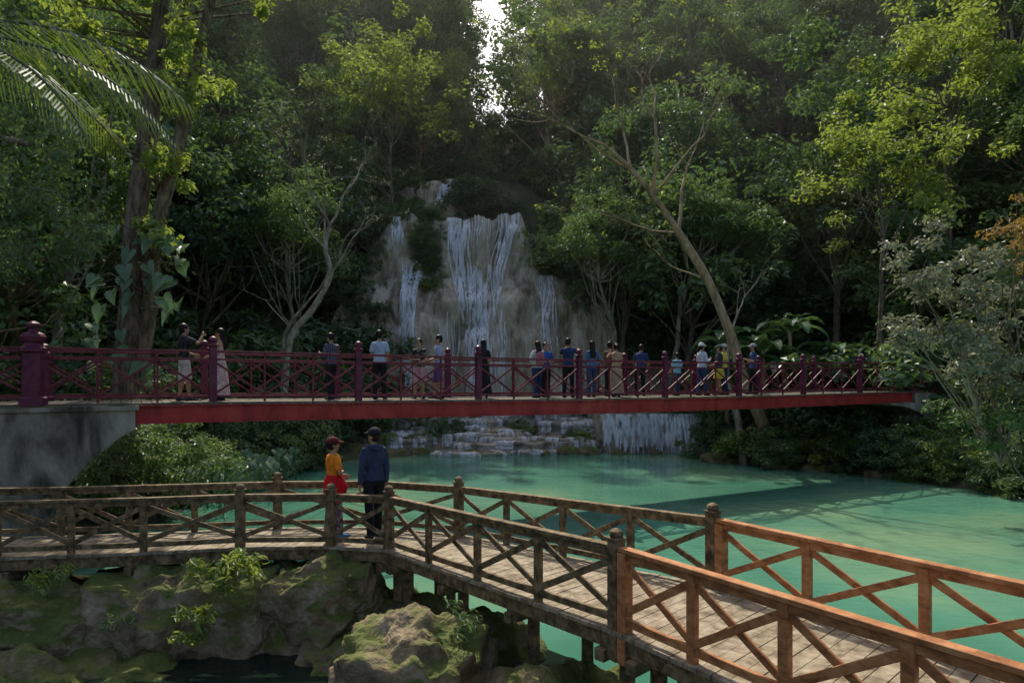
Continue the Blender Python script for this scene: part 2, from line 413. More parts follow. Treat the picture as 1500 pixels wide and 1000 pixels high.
for i in range(12):
    strand(mb, R.uniform(-4.6, 0), R.uniform(1.5, 4.5), R.uniform(-3, 0), R.uniform(.04, .16))
for i in range(13):
    strand(mb, 1.7 + 1.0 * (i + R.uniform(0, .9)) / 13, 6.6, R.uniform(-1, 4), R.uniform(.06, .2))
for i in range(9):
    strand(mb, R.uniform(-8, -7.5), 10.7, R.uniform(7.8, 8.8), R.uniform(.07, .18), [(10, 8, -7.2, .1)])
for i in range(20):
    strand(mb, -7.3 + 1.3 * (i + R.uniform(0, .9)) / 20, R.uniform(6.5, 7.6), R.uniform(-2, 3.5), R.uniform(.08, .22), [(7, 0, -6.2, .02)])
wf = mb.obj('waterfall', [M_falls])
mb = MB()
for i in range(22):
    strand(mb, R.uniform(-5.6, -4.7), 15.4, R.uniform(11, 12.6), R.uniform(.12, .34), [(15, 13, -6.3, .12), (13, 11, -6.4, .05)], yf=y2, off=.2)
mb.obj('upper_waterfall', [M_falls])

mb = MB(); mc = MB()
RL = random.Random(14)
def ledge(cx, cy, zt, rx, ry, h, seed):
    n = 48; o = len(mb.v)
    prof = [(0.0, 0.0, .35), (.02, 0, .7), (0.0, 0, .93), (-.05, 0, 1.0), (-.14, 0, 1.03), (-.6 * h, 0, .98), (-h, 0, 1.06), (-h - .4, 0, 1.1)]
    for dzp, _, rr in prof:
        for k in range(n):
            a = 2 * math.pi * k / n
            q = 1 + .3 * noise.noise(Vector((math.cos(a) * 1.3, math.sin(a) * 1.3, seed))) + .16 * noise.noise(Vector((math.cos(a) * 4, math.sin(a) * 4, seed + 5)))
            zz = zt + dzp + .09 * noise.noise(Vector((math.cos(a) * rr * 2, math.sin(a) * rr * 2, seed + dzp)))
            w2 = .06 * noise.noise(Vector((a * 6, dzp * 4, seed)))
            mb.v.append((cx + math.cos(a) * (rx * rr * q + w2), cy + math.sin(a) * (ry * rr * q + w2), zz))
    for i in range(len(prof) - 1):
        for k in range(n):
            mb.f.append((o + i * n + (k + 1) % n, o + i * n + k, o + (i + 1) * n + k, o + (i + 1) * n + (k + 1) % n)); mb.m.append(0)
    mb.f.append(tuple(o + k for k in range(n))); mb.m.append(0)
    k = int(n * .52)
    while k < n * .98:
        ln = RL.randint(2, 9)
        if RL.random() < .62:
            oo = len(mc.v); e = min(k + ln, n - 1)
            for kk in range(k, e + 1):
                for pi_ in (1, 2, 3, 4, 5, 6):
                    v = Vector(mb.v[o + pi_ * n + kk]); d = Vector((v.x - cx, v.y - cy, 0)).normalized()
                    mc.v.append(tuple(v + d * .035 + Vector((0, 0, .03 if pi_ < 4 else 0))))
            for q in range(e - k):
                for p_ in range(5):
                    mc.f.append((oo + q * 6 + p_, oo + (q + 1) * 6 + p_, oo + (q + 1) * 6 + p_ + 1, oo + q * 6 + p_ + 1)); mc.m.append(0)
        k += ln + RL.randint(1, 4)
for i in range(66):
    y = RL.uniform(34.0, 42); x = RL.uniform(-8.5, 4.6); rx = RL.uniform(.5, 2.0)
    ledge(x, y, WL + .12 + (y - 34.2) * .26 + RL.uniform(-.12, .3), rx, rx * RL.uniform(.45, .8), RL.uniform(.25, .6), RL.uniform(0, 50))
tx = np.arange(4.4, 10.2, .1); ty = np.concatenate([np.arange(33.6, 35.4, .05), np.arange(35.4, 43, .4)])
def tz(x, y):
    if x > 4.4:
        yy = 34.3 + .5 * noise.noise(Vector((x * .6, 0, 6))) + .12 * noise.noise(Vector((x * 3, 0, 6)))
        tp = -2.0 + .16 * noise.noise(Vector((x * .9, y * .9, 0))) + .05 * noise.noise(Vector((x * 3, y * 3, 0)))
        if y < yy: return WL - .5
        if y < yy + .4: return WL - .5 + (tp - WL + .5) * ((y - yy) / .4) ** .5
        return tp
    return WL + .14 + max(0, (y - 34)) * .27
for y in ty:
    for x in tx: mb.v.append((x, y, tz(x, y) if x > 4.45 else WL - 1))
o = len(mb.v) - len(tx) * len(ty); n_ = len(tx)
for j in range(len(ty) - 1):
    for i in range(n_ - 1):
        mb.f.append((o + j * n_ + i, o + j * n_ + i + 1, o + (j + 1) * n_ + i + 1, o + (j + 1) * n_ + i)); mb.m.append(0)
mb.obj('travertine_terrace', [M_ledge], smooth=True)
def yl(x, z):
    f = max(0, min(1, (z - WL + .5) / 2.4)) ** 2
    return 34.3 + .5 * noise.noise(Vector((x * .6, 0, 6))) + .12 * noise.noise(Vector((x * 3, 0, 6))) + .4 * f
for i in range(120):
    x = 4.6 + 4.9 * (i + R.uniform(0, .9)) / 120
    if noise.noise(Vector((x * 1.1, 3, 0))) > .36: continue
    strand(mc, x, -1.93, R.uniform(-4, -3.4), R.uniform(.06, .2), yf=yl, off=.1, step=.18, wig=.05)
mc.obj('cascade', [M_casc])

# ------------------------------------------------------------------ trees (shared meshes)
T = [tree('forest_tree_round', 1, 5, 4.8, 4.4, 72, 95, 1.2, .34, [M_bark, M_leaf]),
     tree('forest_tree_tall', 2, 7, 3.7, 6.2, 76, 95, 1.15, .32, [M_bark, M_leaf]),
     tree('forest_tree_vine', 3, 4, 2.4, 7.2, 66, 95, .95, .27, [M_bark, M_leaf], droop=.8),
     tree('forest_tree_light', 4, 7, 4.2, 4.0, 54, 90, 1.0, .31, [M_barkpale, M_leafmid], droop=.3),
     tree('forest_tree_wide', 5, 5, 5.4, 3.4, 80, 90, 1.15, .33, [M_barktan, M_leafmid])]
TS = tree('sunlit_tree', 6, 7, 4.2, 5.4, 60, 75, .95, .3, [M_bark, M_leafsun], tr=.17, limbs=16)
B = [tree('bush_a', 21, .3, 1.4, 1.1, 34, 65, .42, .16, [M_bark, M_leafmid], tr=.04, limbs=10),
     tree('bush_b', 22, .4, 1.5, 1.4, 30, 65, .5, .2, [M_bark, M_leaf], tr=.04, limbs=10),
     tree('bush_c', 23, .2, 1.1, .8, 26, 50, .4, .22, [M_bark, M_leafmid], tr=.03, limbs=8, asp=.3, droop=.4),
     tree('bush_d', 24, .3, 1.2, .9, 26, 50, .4, .2, [M_bark, M_leafsun], tr=.03, limbs=8, asp=.45)]

fr = empty('hillside_forest')
g = np.random.default_rng(77)
cnt = 0
for yy in np.arange(14, 118, 6.6):
    for xx in np.arange(-84, 86, 6.3):
        x = xx + g.uniform(-2.4, 2.4); y = yy + g.uniform(-2.4, 2.4)
        if abs(x) > .75 * y + 5: continue
        d = float(sdist(x, y))
        if d < 5: continue
        k = x / y
        if y < 47 and -.27 < k < .12: continue
        if y < 47 and x < 0 and k > -.33 and y < 38: continue
        if y < 56 and -11 < x < 3.8: continue
        if y < 66 and -7 < x < 0 : continue
        if x > 8 and y < 33 and x / y < .62: continue
        if -18 < x < 0 and y < 24: continue
        if y > 68 and -6 < x < 3: continue
        z = float(H(x, y)) - .3
        r_ = g.uniform()
        me = T[0] if r_ < .26 else T[1] if r_ < .46 else T[2] if r_ < .62 else T[3] if r_ < .8 else T[4]
        s = g.uniform(.85, 1.35)
        inst(me, 'forest_tree', (x, y, z), g.uniform(0, 6.28), (s, s, s * g.uniform(.9, 1.2)), fr, .06); cnt += 1
us = empty('hillside_undergrowth')
for yy in np.arange(30, 74, 3.7):
    for xx in np.arange(-54, 56, 3.7):
        x = xx + g.uniform(-1.5, 1.5); y = yy + g.uniform(-1.5, 1.5)
        if abs(x) > .76 * y + 2: continue
        d = float(sdist(x, y))
        if d < 1.5: continue
        if y < 46.8 and -10.5 < x < 10: continue
        if y < 57 and -7.2 < x < 0.8: continue
        s = g.uniform(1.5, 2.9)
        inst(B[int(g.integers(0, 3))], 'undergrowth_bush', (x, y, float(H(x, y)) - .2), g.uniform(0, 6.28), s, us); cnt += 1
bk = empty('bank_undergrowth')
def scatter(n, xr, yr, dmin, dmax, smin, smax, kinds, parent, skip=None):
    c = 0; tries = 0
    while c < n and tries < n * 60:
        tries += 1
        x = g.uniform(*xr); y = g.uniform(*yr); d = float(sdist(x, y))
        if not (dmin < d < dmax): continue
        if skip and skip(x, y): continue
        s = g.uniform(smin, smax); k = kinds[int(g.integers(0, len(kinds)))]
        inst(B[k], 'bank_bush', (x, y, float(H(x, y)) - .12), g.uniform(0, 6.28), s, parent); c += 1
scatter(190, (8.5, 26), (14, 36), -.4, 3.2, .35, .95, [0, 2, 3, 2, 3], bk)
scatter(50, (9, 30), (14, 38), 3, 9, .8, 1.7, [0, 3, 2], bk)
scatter(90, (-24, -7.5), (13, 36), -.4, 3, .45, 1.0, [0, 0, 2, 3], bk)
scatter(50, (-30, -8), (13, 38), 3, 9, .8, 1.8, [0, 1, 2], bk)
for (x, y, s, k) in [(-3.9, 35.6, .7, 2), (-3.3, 36.2, .6, 0), (.4, 36.8, .5, 2), (.9, 36.2, .4, 2), (3.6, 34.9, .5, 3), (3.2, 35.5, .45, 2), (-5.2, 37.5, .9, 0), (-8, 35, 1, 0), (-9.5, 36, 1.2, 1), (-7, 36.5, .8, 2), (9.9, 34.6, .9, 0), (10.3, 33.5, 1, 0), (-6.5, 34.6, .5, 3), (-5, 35, .4, 2)]:
    inst(B[k], 'terrace_bush', (x, y, tz(x, y) if abs(x) < 10.2 else float(H(x, y))), R.uniform(0, 6), s, bk)
for i in range(34):
    x = R.choice([R.uniform(-6.6, -4.9), R.uniform(-11, -8.3), R.uniform(2.8, 8)]); z = ztop(x)
    inst(B[R.choice([0, 1, 2])], 'cliff_bush', (x, yc(x, z) + R.uniform(0, 1.5), z - .4), R.uniform(0, 6), R.uniform(.35, .6) if x > -7 and x < 0 else R.uniform(.5, .9), bk)
for i in range(30):
    x = R.uniform(-6.4, -4.8); z = R.uniform(5.5, 10)
    inst(B[R.choice([0, 3, 2])], 'cliff_bush', (x, yc(x, z) - .1, z - .4), R.uniform(0, 6), R.uniform(.35, .65), bk)
for i in range(26):
    x = R.choice([R.uniform(-12, -8.6), R.uniform(6.5, 9.5)]); z = R.uniform(0, 10 if x < -8 else min(7, ztop(x)))
    inst(B[R.choice([1, 2, 0])], 'cliff_bush', (x, yc(x, z) - .1, z - .3), R.uniform(0, 6), R.uniform(.6, 1.1), bk)
for i in range(14):
    x = R.choice([R.uniform(-10, -7.8), R.uniform(-3.6, -1)])
    inst(B[R.choice([0, 1])], 'cliff_bush', (x, 53, R.uniform(10.5, 13)), R.uniform(0, 6), R.uniform(.8, 1.3), bk)

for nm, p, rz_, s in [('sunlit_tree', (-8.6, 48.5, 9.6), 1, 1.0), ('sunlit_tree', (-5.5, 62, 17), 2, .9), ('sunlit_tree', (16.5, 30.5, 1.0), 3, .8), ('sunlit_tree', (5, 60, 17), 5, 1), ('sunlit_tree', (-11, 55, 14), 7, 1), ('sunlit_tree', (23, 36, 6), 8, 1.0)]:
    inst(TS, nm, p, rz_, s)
TF = tree('falls_side_tree', 31, 6.2, 2.9, 2.9, 75, 130, .72, .18, [M_barkpale, M_leafmid], tr=.17, lean=(-1.6, -.5), upb=1)
inst(TF, 'waterside_tree', (6.2, 39, -1), .3, 1.0)
inst(TF, 'waterside_tree', (9.2, 40, -.5), 2.3, 1.1)
inst(TF, 'waterside_tree', (-11.5, 37, -1.5), 1.2, 1.1)

# ------------------------------------------------------------------ bare branching trees
def grow(mb, p, d, Ln, r, depth, g, tips, spread=.55, up=.12):
    pts = [p]; rad = [r]; q = p.copy(); dd = d.copy()
    n = 5
    for i in range(n):
        dd = (dd + Vector(g.normal(size=3)) * .13 + Vector((0, 0, up * .4))).normalized()
        q = q + dd * Ln / n; pts.append(q.copy()); rad.append(r * (1 - .42 * (i + 1) / n))
    mb.tube(pts, rad, 7 if r > .05 else 4, 0, False)
    if depth == 0: tips.append(q); return
    k = 3 if g.uniform() < .5 else 2
    for j in range(k):
        nd = (dd + Vector(g.normal(size=3)) * spread + Vector((0, 0, up))).normalized()
        src = pts[-1] if j < 2 else pts[int(g.integers(2, 5))]
        grow(mb, src, nd, Ln * g.uniform(.6, .82), rad[-1] * g.uniform(.6, .85), depth - 1, g, tips, spread, up)

def bare_tree(name, path, rad, limbs, mats, seed, leafp=.3, Ls=.12, nl=8, depth=4, cr=.3):
    g = np.random.default_rng(seed); mb = MB(); tips = []
    P = [Vector(p) for p in path]
    Q = []; RR = []
    for i in range(len(P) - 1):
        p0 = P[max(i - 1, 0)]; p1 = P[i]; p2 = P[i + 1]; p3 = P[min(i + 2, len(P) - 1)]
        for k in range(4):
            t = k / 4
            Q.append(.5 * ((2 * p1) + (-p0 + p2) * t + (2 * p0 - 5 * p1 + 4 * p2 - p3) * t * t + (-p0 + 3 * p1 - 3 * p2 + p3) * t ** 3)); RR.append((rad[i] * (1 - t) + rad[i + 1] * t) * R.uniform(.92, 1.1))
    Q.append(P[-1]); RR.append(rad[-1])
    mb.tube(Q, RR, 10, 0)
    for (i, dr, Ln, r, dp) in limbs:
        grow(mb, P[i].copy(), Vector(dr).normalized(), Ln, r, dp, g, tips)
    C = [t for t in tips if g.uniform() < leafp]
    if C: mb.leaves(clump_leaves(g, np.array([tuple(c) for c in C]), cr, nl, Ls), 1)
    return mb.obj(name, mats, smooth=False)

bare_tree('leaning_tree', [(11.9, 30.2, -4.2), (11.1, 30.1, -2.2), (10.1, 30, .1), (9.6, 30, 1.8), (8.6, 30, 4.2), (7.3, 30, 6.3), (6.2, 30, 7.9), (5.2, 29.8, 9.0), (4.0, 29.6, 10.0)],
          [.36, .27, .23, .21, .19, .165, .13, .1, .07],
          [(8, (-1, -.2, .25), 2.6, .06, 4), (7, (-.3, .2, 1), 2.8, .07, 4), (6, (.1, 0, 1), 3.6, .1, 4), (6, (.7, -.3, .9), 3.2, .08, 4), (5, (.5, .3, 1), 3.6, .09, 4), (5, (-1, -.4, .15), 2.4, .05, 3), (7, (-1, .3, .6), 3, .06, 4), (4, (-1, .1, .45), 2, .04, 3)],
          [M_barktan, M_leafsun], 5, .3, .15, 8)
bare_tree('bank_tree', [(10.3, 30.3, -4), (10.1, 30.5, -2), (9.7, 30.8, 0), (9.9, 31, 2)], [.2, .15, .12, .08], [(3, (.3, 0, 1), 2, .06, 3)], [M_barkpale, M_leafmid], 6, .8, .14, 12)
bare_tree('pale_tree', [(-10.2, 30, -3), (-9.9, 30, .6), (-9.6, 30, 1.9), (-8.7, 30, 3.0), (-8.0, 30, 4.4), (-8.2, 30, 5.6), (-8.0, 30, 6.6)], [.2, .15, .14, .13, .12, .1, .07],
          [(6, (-.2, 0, 1), 2.2, .06, 4), (6, (.6, .1, 1), 2.2, .06, 4), (5, (-.8, 0, .9), 2, .05, 4), (4, (.9, 0, .7), 1.9, .05, 3), (5, (-.4, .2, 1.2), 2.6, .06, 4)],
          [M_barkpale, M_leafpale], 8, .4, .12, 8)
bare_tree('pale_tree', [(-10.3, 30.5, -3), (-10.2, 30.4, 1), (-9.9, 30.3, 2.2), (-9.2, 30.3, 3.1)], [.12, .09, .08, .06], [(3, (.7, 0, 1), 1.6, .045, 3), (2, (-.6, 0, 1), 1.8, .04, 3)], [M_barkpale, M_leafpale], 9, .35, .1, 6)

g2 = np.random.default_rng(41); mb = MB()
mb.tube([(-10.8, 19, -3.6), (-10.75, 19, -.2), (-10.6, 19, 2), (-10.45, 19, 4.5), (-10.1, 19, 7), (-9.9, 19, 9), (-9.6, 19, 12)], [.42, .34, .3, .28, .25, .22, .18], 12, 0)
mb.tube([(-10.5, 19.1, -.2), (-10.15, 19.1, 1.8), (-9.95, 19, 4), (-9.3, 19, 6.3), (-8.9, 18.9, 8), (-8.3, 18.9, 10.5)], [.24, .22, .2, .18, .15, .12], 10, 0)
C = []
for (c, r) in [((-9.6, 18.6, 9.2), 1.7), ((-8.6, 18.5, 7.6), 1.1), ((-9.2, 18.4, 5.4), .8), ((-9.7, 18.5, 3.6), .7), ((-10.9, 18.4, 11), 2), ((-8.0, 18.7, 10.8), 1.5), ((-12.4, 18.8, 9), 1.6), ((-11.2, 18.4, 6.5), .7)]:
    C += clump_centers(g2, c, r, r * .8, r, int(9 * r))
mb.leaves(clump_leaves(g2, C, .45, 55, .2, .7, .5, .6, .5), 1)
for c in C[::3]:
    b = Vector(c); a = Vector((-9.9, 19, b.z - .5)); mb.tube([a, (a + b) / 2, b], [.05, .035, .015], 5, 0, False)
mb.obj('twin_trunk_tree', [M_bark, M_leafsun])

g3 = np.random.default_rng(42); mb = MB(); C = []
for (c, r, rz_) in [((-9.6, 13, 4.3), 1.8, 1.4), ((-8.9, 13, 3.0), 1.0, 1.1), ((-12, 14, 6), 2.5, 2), ((-10.9, 13.5, 2.6), 1.2, 1.2)]:
    C += clump_centers(g3, c, r, r, rz_, int(22 * r), -1)
mb.leaves(clump_leaves(g3, C, .4, 70, .13, .9, .3, .4, .8), 1)
mb.tube([(-14.5, 13.5, -4), (-14, 13.5, 1), (-13, 13.5, 4), (-11, 13.3, 4.8), (-9.2, 13, 4.4)], [.4, .3, .25, .14, .05], 9, 0)
mb.tube([(-13, 13.5, 4), (-12, 13.7, 6.5), (-11, 13.8, 8)], [.2, .14, .05], 7, 0)
mb.obj('overhanging_tree', [M_bark, M_leaf])

def heart(mb, c, t, n, L, mi):
    c = Vector(c); t = Vector(t).normalized(); n = Vector(n); n = (n - t * n.dot(t)).normalized(); s = t.cross(n)
    out = [(-.08, 0), (-.28, .16), (-.22, .36), (0.0, .45), (.3, .38), (.6, .2), (.95, 0)]
    P = [c + t * (a * L) + s * (b * L) + n * (b * b * L * .5 - max(a, 0) ** 2 * L * .3) for a, b in out]
    Q = [c + t * (a * L) - s * (b * L) + n * (b * b * L * .5 - max(a, 0) ** 2 * L * .3) for a, b in out[1:-1]]
    mid = [c + t * (a * L) - n * (max(a, 0) ** 2 * L * .3 + .02) for a in (0.0, .3, .6)]
    V = P + Q + mid; m0 = 12
    F = [(0, 1, m0), (1, 2, m0), (2, 3, m0), (3, 4, m0 + 1, m0), (4, 5, m0 + 2, m0 + 1), (5, 6, m0 + 2),
         (0, m0, 7), (7, m0, 8), (8, m0, 9), (9, m0, m0 + 1, 10), (10, m0 + 1, m0 + 2, 11), (11, m0 + 2, 6)]
    mb.add(V, F, mi)
M_big = leafmat('bigleaf', (0.045, 0.1, 0.05), (0.075, 0.145, 0.065), (0.12, 0.2, 0.09), .3, rough=.3)
mb = MB()
for i in range(38):
    z = R.uniform(.2, 4.2); x = -10.5 + .1 * z + R.uniform(-1.1, 1.4); y = 18.5 + R.uniform(-.5, .3)
    mb.tube([(-10.4 + .1 * z, 18.8, z - .3), ((x - 10.4) / 2, y + .1, z + .1), (x, y, z)], [.018, .013, .01], 4, 0, False)
    heart(mb, (x, y, z), (R.uniform(-.7, .7), -.5, -1.0 + R.uniform(-.3, .8)), (R.uniform(-.6, .6), -1, .9), R.uniform(.3, .55), 1)
mb.obj('climbing_philodendron', [M_bark, M_big], smooth=False)
mb = MB(); rt = random.Random(3)
for i in range(46):
    bx = rt.uniform(-9.8, -7.6); by = rt.uniform(19, 25); bz = max(float(H(bx, by)), WL); 
    for k in range(3):
        x = bx + rt.uniform(-.4, .4); y = by + rt.uniform(-.4, .2); z = bz + rt.uniform(.5, 1.3)
        mb.tube([(bx, by, bz), ((bx + x) / 2, (by + y) / 2, (bz + z) / 2 + .15), (x, y, z)], [.015, .012, .01], 4, 0, False)
        heart(mb, (x, y, z), (rt.uniform(-.7, .7), -.7, -.6), (rt.uniform(-.4, .4), -.5, 1), rt.uniform(.25, .45), 1)
mb.obj('taro_plants', [M_big, M_big])

def palm(name, base, top, fronds, mat):
    mb = MB(); base = Vector(base); top = Vector(top)
    mb.tube([base, (base + top) / 2 + Vector((.15, 0, 0)), top], [.22, .17, .14], 10, 0)
    for (az, el, L) in fronds:
        h = Vector((math.cos(az), math.sin(az), 0)); p = top.copy(); pts = []
        e = el; n = 62
        for i in range(n):
            pts.append(p.copy()); p = p + (h * math.cos(e) + Vector((0, 0, math.sin(e)))) * (L / n); e -= (1.0 + .5 * el) / n * 1.15
        mb.tube(pts[::3], [.03 * (1 - i / 22) + .006 for i in range(len(pts[::3]))], 5, 1, False)
        sd = Vector((-h.y, h.x, 0))
        for i in range(4, n - 1):
            tt = (pts[i + 1] - pts[i]).normalized(); f = i / n
            ll = .85 * math.sin(math.pi * min(.97, .12 + f * .86)) ** .6 * R.uniform(.85, 1.1)
            for sg in (-1, 1):
                d = (sd * sg * .8 + tt * .65 + Vector((0, 0, -.3 + R.uniform(-.15, .15)))).normalized()
                a = pts[i]; b = a + d * ll * .5; c = a + d * ll + Vector((0, 0, -.3 * ll)); w = tt * .018
                mb.add([a - w * .5, b - w, c, b + w, a + w * .5], [(0, 1, 2, 3, 4)], 1)
    return mb.obj(name, [M_bark, mat])
M_palm = leafmat('palm_leaf', (0.045, 0.085, 0.018), (0.07, 0.125, 0.025), (0.11, 0.16, 0.035), .35, (0.2, 0.29, 0.04))
palm('palm_tree', (-9.6, 9.6, -3.9), (-8.6, 9.2, 4.4), [(0.05, .35, 4.6), (.3, .65, 4.4), (-.25, .2, 4.2), (2.2, .5, 4), (3.3, .5, 4), (4.4, .4, 4), (-.6, .7, 4.2), (1.1, .6, 4)], M_palm)

def banana(name, base, h, nl, L, mat):
    mb = MB(); b = Vector(base); mb.tube([b, b + Vector((.1, 0, h * .5)), b + Vector((0, 0, h))], [.16, .12, .08], 8, 0)
    for i in range(nl):
        az = i * 2.4 + R.uniform(-.3, .3); e = R.uniform(.5, 1.2); hd = Vector((math.cos(az), math.sin(az), 0)); p = b + Vector((0, 0, h - .2)); sd = Vector((-hd.y, hd.x, 0))
        n = 10; V = []
        for k in range(n + 1):
            f = k / n; w = L * .15 * math.sin(math.pi * min(1, .04 + f * .95)) ** .6 if f > .15 else .02
            V += [p + sd * w + Vector((0, 0, .35 * w)), p, p - sd * w + Vector((0, 0, .35 * w))]
            p = p + (hd * math.cos(e) + Vector((0, 0, math.sin(e)))) * L / n; e -= .19
        F = []
        for k in range(n): F += [(3 * k, 3 * k + 1, 3 * k + 4, 3 * k + 3), (3 * k + 1, 3 * k + 2, 3 * k + 5, 3 * k + 4)]
        mb.add(V, F, 1)
    return mb.obj(name, [M_barktan, mat])
M_ban = leafmat('banana_leaf', (0.05, 0.11, 0.05), (0.08, 0.155, 0.065), (0.13, 0.21, 0.09), .35, rough=.3)
for (x, y, h) in [(11.4, 31, 4.4), (12.8, 31.5, 5.2), (10.2, 32.5, 5.0), (13.4, 30, 3.2), (14.6, 31, 4), (12, 29.9, 3.6)]:
    banana('banana_plant', (x, y, float(H(x, y))), h, 9, 2.1, M_ban)
for (x, y, h) in [(-13, 24, 1.6), (-12, 27, 1.8), (-15, 25, 3), (-11.5, 20, .8)]:
    banana('banana_plant', (x, y, float(H(x, y))), h, 8, 1.7, M_ban)

def shrub(name, blobs, seed, mats, cr, nl, Ls, root, asp=.5, stems=5):
    gg = np.random.default_rng(seed); mb = MB(); C = []
    for (c, r, rz_) in blobs: C += clump_centers(gg, c, r, r, rz_, int(24 * r), -1)
    mb.leaves(clump_leaves(gg, C, cr, nl, Ls, .7, .7, asp, .3), 1)
    rt = Vector(root)
    for c in C[::stems]:
        b = Vector(c); mid = rt.lerp(b, .5) + Vector((0, 0, .4 * min(1, (b - rt).length / 3))) + Vector(gg.normal(size=3)) * .3 * min(1, (b - rt).length / 3)
        k = min(1, (b - rt).length / 3)
        mb.tube([rt, rt.lerp(mid, .5) + Vector(gg.normal(size=3)) * .1 * k, mid, mid.lerp(b, .5) + Vector(gg.normal(size=3)) * .15 * k, b], [.035 * k, .03 * k, .022 * k, .015 * k, .006], 5, 0, False)
    mb.obj(name, mats)
shrub('pale_leaved_shrub', [((11.3, 18.5, 3.0), 1.3, 1.2), ((12.8, 18, 2.2), 1.4, 1.5), ((11.0, 18.5, 1.2), .9, .8), ((13.4, 18, .6), 1.3, 1.1), ((12.2, 18.2, .3), .9, .7)], 51, [M_barkpale, M_leafpale], .36, 40, .17, (13.6, 19, -2.5))
shrub('rusty_leaved_shrub', [((13.6, 18.2, 4.0), 1.0, .8), ((14.4, 18.2, 3.2), 1.0, 1)], 52, [M_bark, M_leafrust], .32, 34, .12, (14.3, 19, -2.5))
shrub('riverside_shrub', [((14.2, 17.6, -1.0), 1.2, .8), ((13.0, 19, -1.2), 1.0, .7), ((15, 17, -.4), 1.2, 1)], 53, [M_bark, M_leafmid], .36, 50, .16, (14.6, 18.5, -3.6))
shrub('riverside_shrub', [((-9.3, 18, -1.9), 1.4, .75), ((-10.4, 17.5, -2.2), 1.1, .8), ((-8.6, 18.6, -2.4), .9, .7)], 54, [M_bark, M_leafmid], .34, 60, .13, (-9.6, 18.2, -3.9))
shrub('cassava_plant', [((-4.0, 9.2, -2.75), .42, .35), ((-4.25, 9.0, -3.2), .3, .35), ((-3.6, 9.3, -2.55), .3, .2)], 55, [M_bark, M_leafsun], .2, 34, .15, (-4.0, 9.7, -3.1), asp=.26)
shrub('small_fern', [((-6.3, 9.3, -2.75), .22, .15)], 56, [M_bark, M_leafsun], .16, 30, .13, (-6.3, 9.5, -2.95), asp=.25)
shrub('small_fern', [((-.6, 7.6, -2.75), .25, .12)], 57, [M_bark, M_leafmid], .16, 18, .11, (-.6, 7.8, -2.9), asp=.25)
shrub('small_fern', [((-7.6, 9.0, -3.0), .3, .15)], 58, [M_bark, M_leafsun], .16, 26, .13, (-7.6, 9.3, -3.2), asp=.25)
shrub('small_fern', [((-5.2, 9.0, -3.25), .2, .12)], 59, [M_bark, M_leafmid], .14, 24, .1, (-5.2, 9.3, -3.3), asp=.25)

# ------------------------------------------------------------------ rocks
def rock(name, c, s, seed, mat=M_mossrock, sub=5, amp=.28):
    bm = bmesh.new(); bmesh.ops.create_icosphere(bm, subdivisions=sub, radius=1)
    for v in bm.verts:
        p = v.co.copy()
        m_ = max(abs(p.x), abs(p.y), abs(p.z)); p = p.lerp(p / m_, .35)
        q = Vector((p.x * s[0], p.y * s[1], p.z * s[2]))
        n1 = noise.fractal(q * .9 + Vector((seed, 0, 0)), 1, 2, 6) * amp
        n2 = abs(noise.noise(q * 2.2 + Vector((0, seed, 0)))) * amp * .8
        n3 = noise.fractal(q * 4 + Vector((seed, 5, 0)), .8, 2, 4) * amp * .22
        d = v.co.normalized(); v.co = q + d * (n1 - n2 + n3)
    me = bpy.data.meshes.new(name); bm.to_mesh(me); bm.free(); me.materials.append(mat)
    me.polygons.foreach_set('use_smooth', [True] * len(me.polygons))
    ob = bpy.data.objects.new(name, me); COL.objects.link(ob); ob.location = c; return ob
rock('boulder', (-1.15, 7.75, -3.85), (1.0, 1.0, 1.15), 1, sub=6)
rock('boulder', (.25, 7.0, -4.1), (1.0, .9, .85), 2, sub=6)
rock('boulder', (-.3, 6.3, -4.0), (.8, .7, .7), 12, sub=6)
rock('rock_ledge', (-7.3, 9.9, -3.7), (1.8, .9, .8), 3, sub=6)
rock('rock_ledge', (-4.9, 10.1, -3.6), (1.6, .8, .82), 4, sub=6)
rock('rock_ledge', (-3.0, 10.3, -3.6), (1.1, .8, .85), 5, sub=6)
rock('boulder', (-5.9, 8.9, -4.1), (1.5, .7, .5), 6)
rock('boulder', (-2.3, 9.3, -4.0), (.7, .6, .45), 7)
rock('rock_ledge', (-9.6, 10, -3.4), (1.5, 1.2, 1.0), 8, sub=6)
rock('boulder', (1.4, 5.9, -4.2), (.9, .8, .6), 9)
rock('boulder', (-.6, 9.5, -4.1), (1.1, .8, .8), 10)
rock('boulder', (-1.6, 10.6, -4.1), (1.2, .6, .7), 13)
rock('boulder', (.9, 8.0, -4.2), (.8, .8, .7), 14)
rock('boulder', (-6.2, 10.9, -3.9), (4.2, .5, .8), 15)
for i, (x, y, s) in enumerate([(12.6, 28.2, .5), (11.4, 29.3, .4), (14.3, 26.4, .45), (9.3, 31, .6), (9.6, 33.4, .7), (-8.5, 30.5, .6), (-6.5, 32.6, .5), (-4.4, 34, .5), (-2, 34.0, .35), (2.8, 34.2, .45), (3.9, 34.0, .5), (.6, 34.1, .35), (-5.5, 33.6, .35), (-.8, 33.9, .3), (1.6, 33.6, .22), (5.4, 33.9, .3), (7.2, 33.8, .28)]):
    rock('shore_rock', (x, y, WL + .05), (s * 1.3, s, s * .6), 20 + i, M_mossrock, 4, .18)

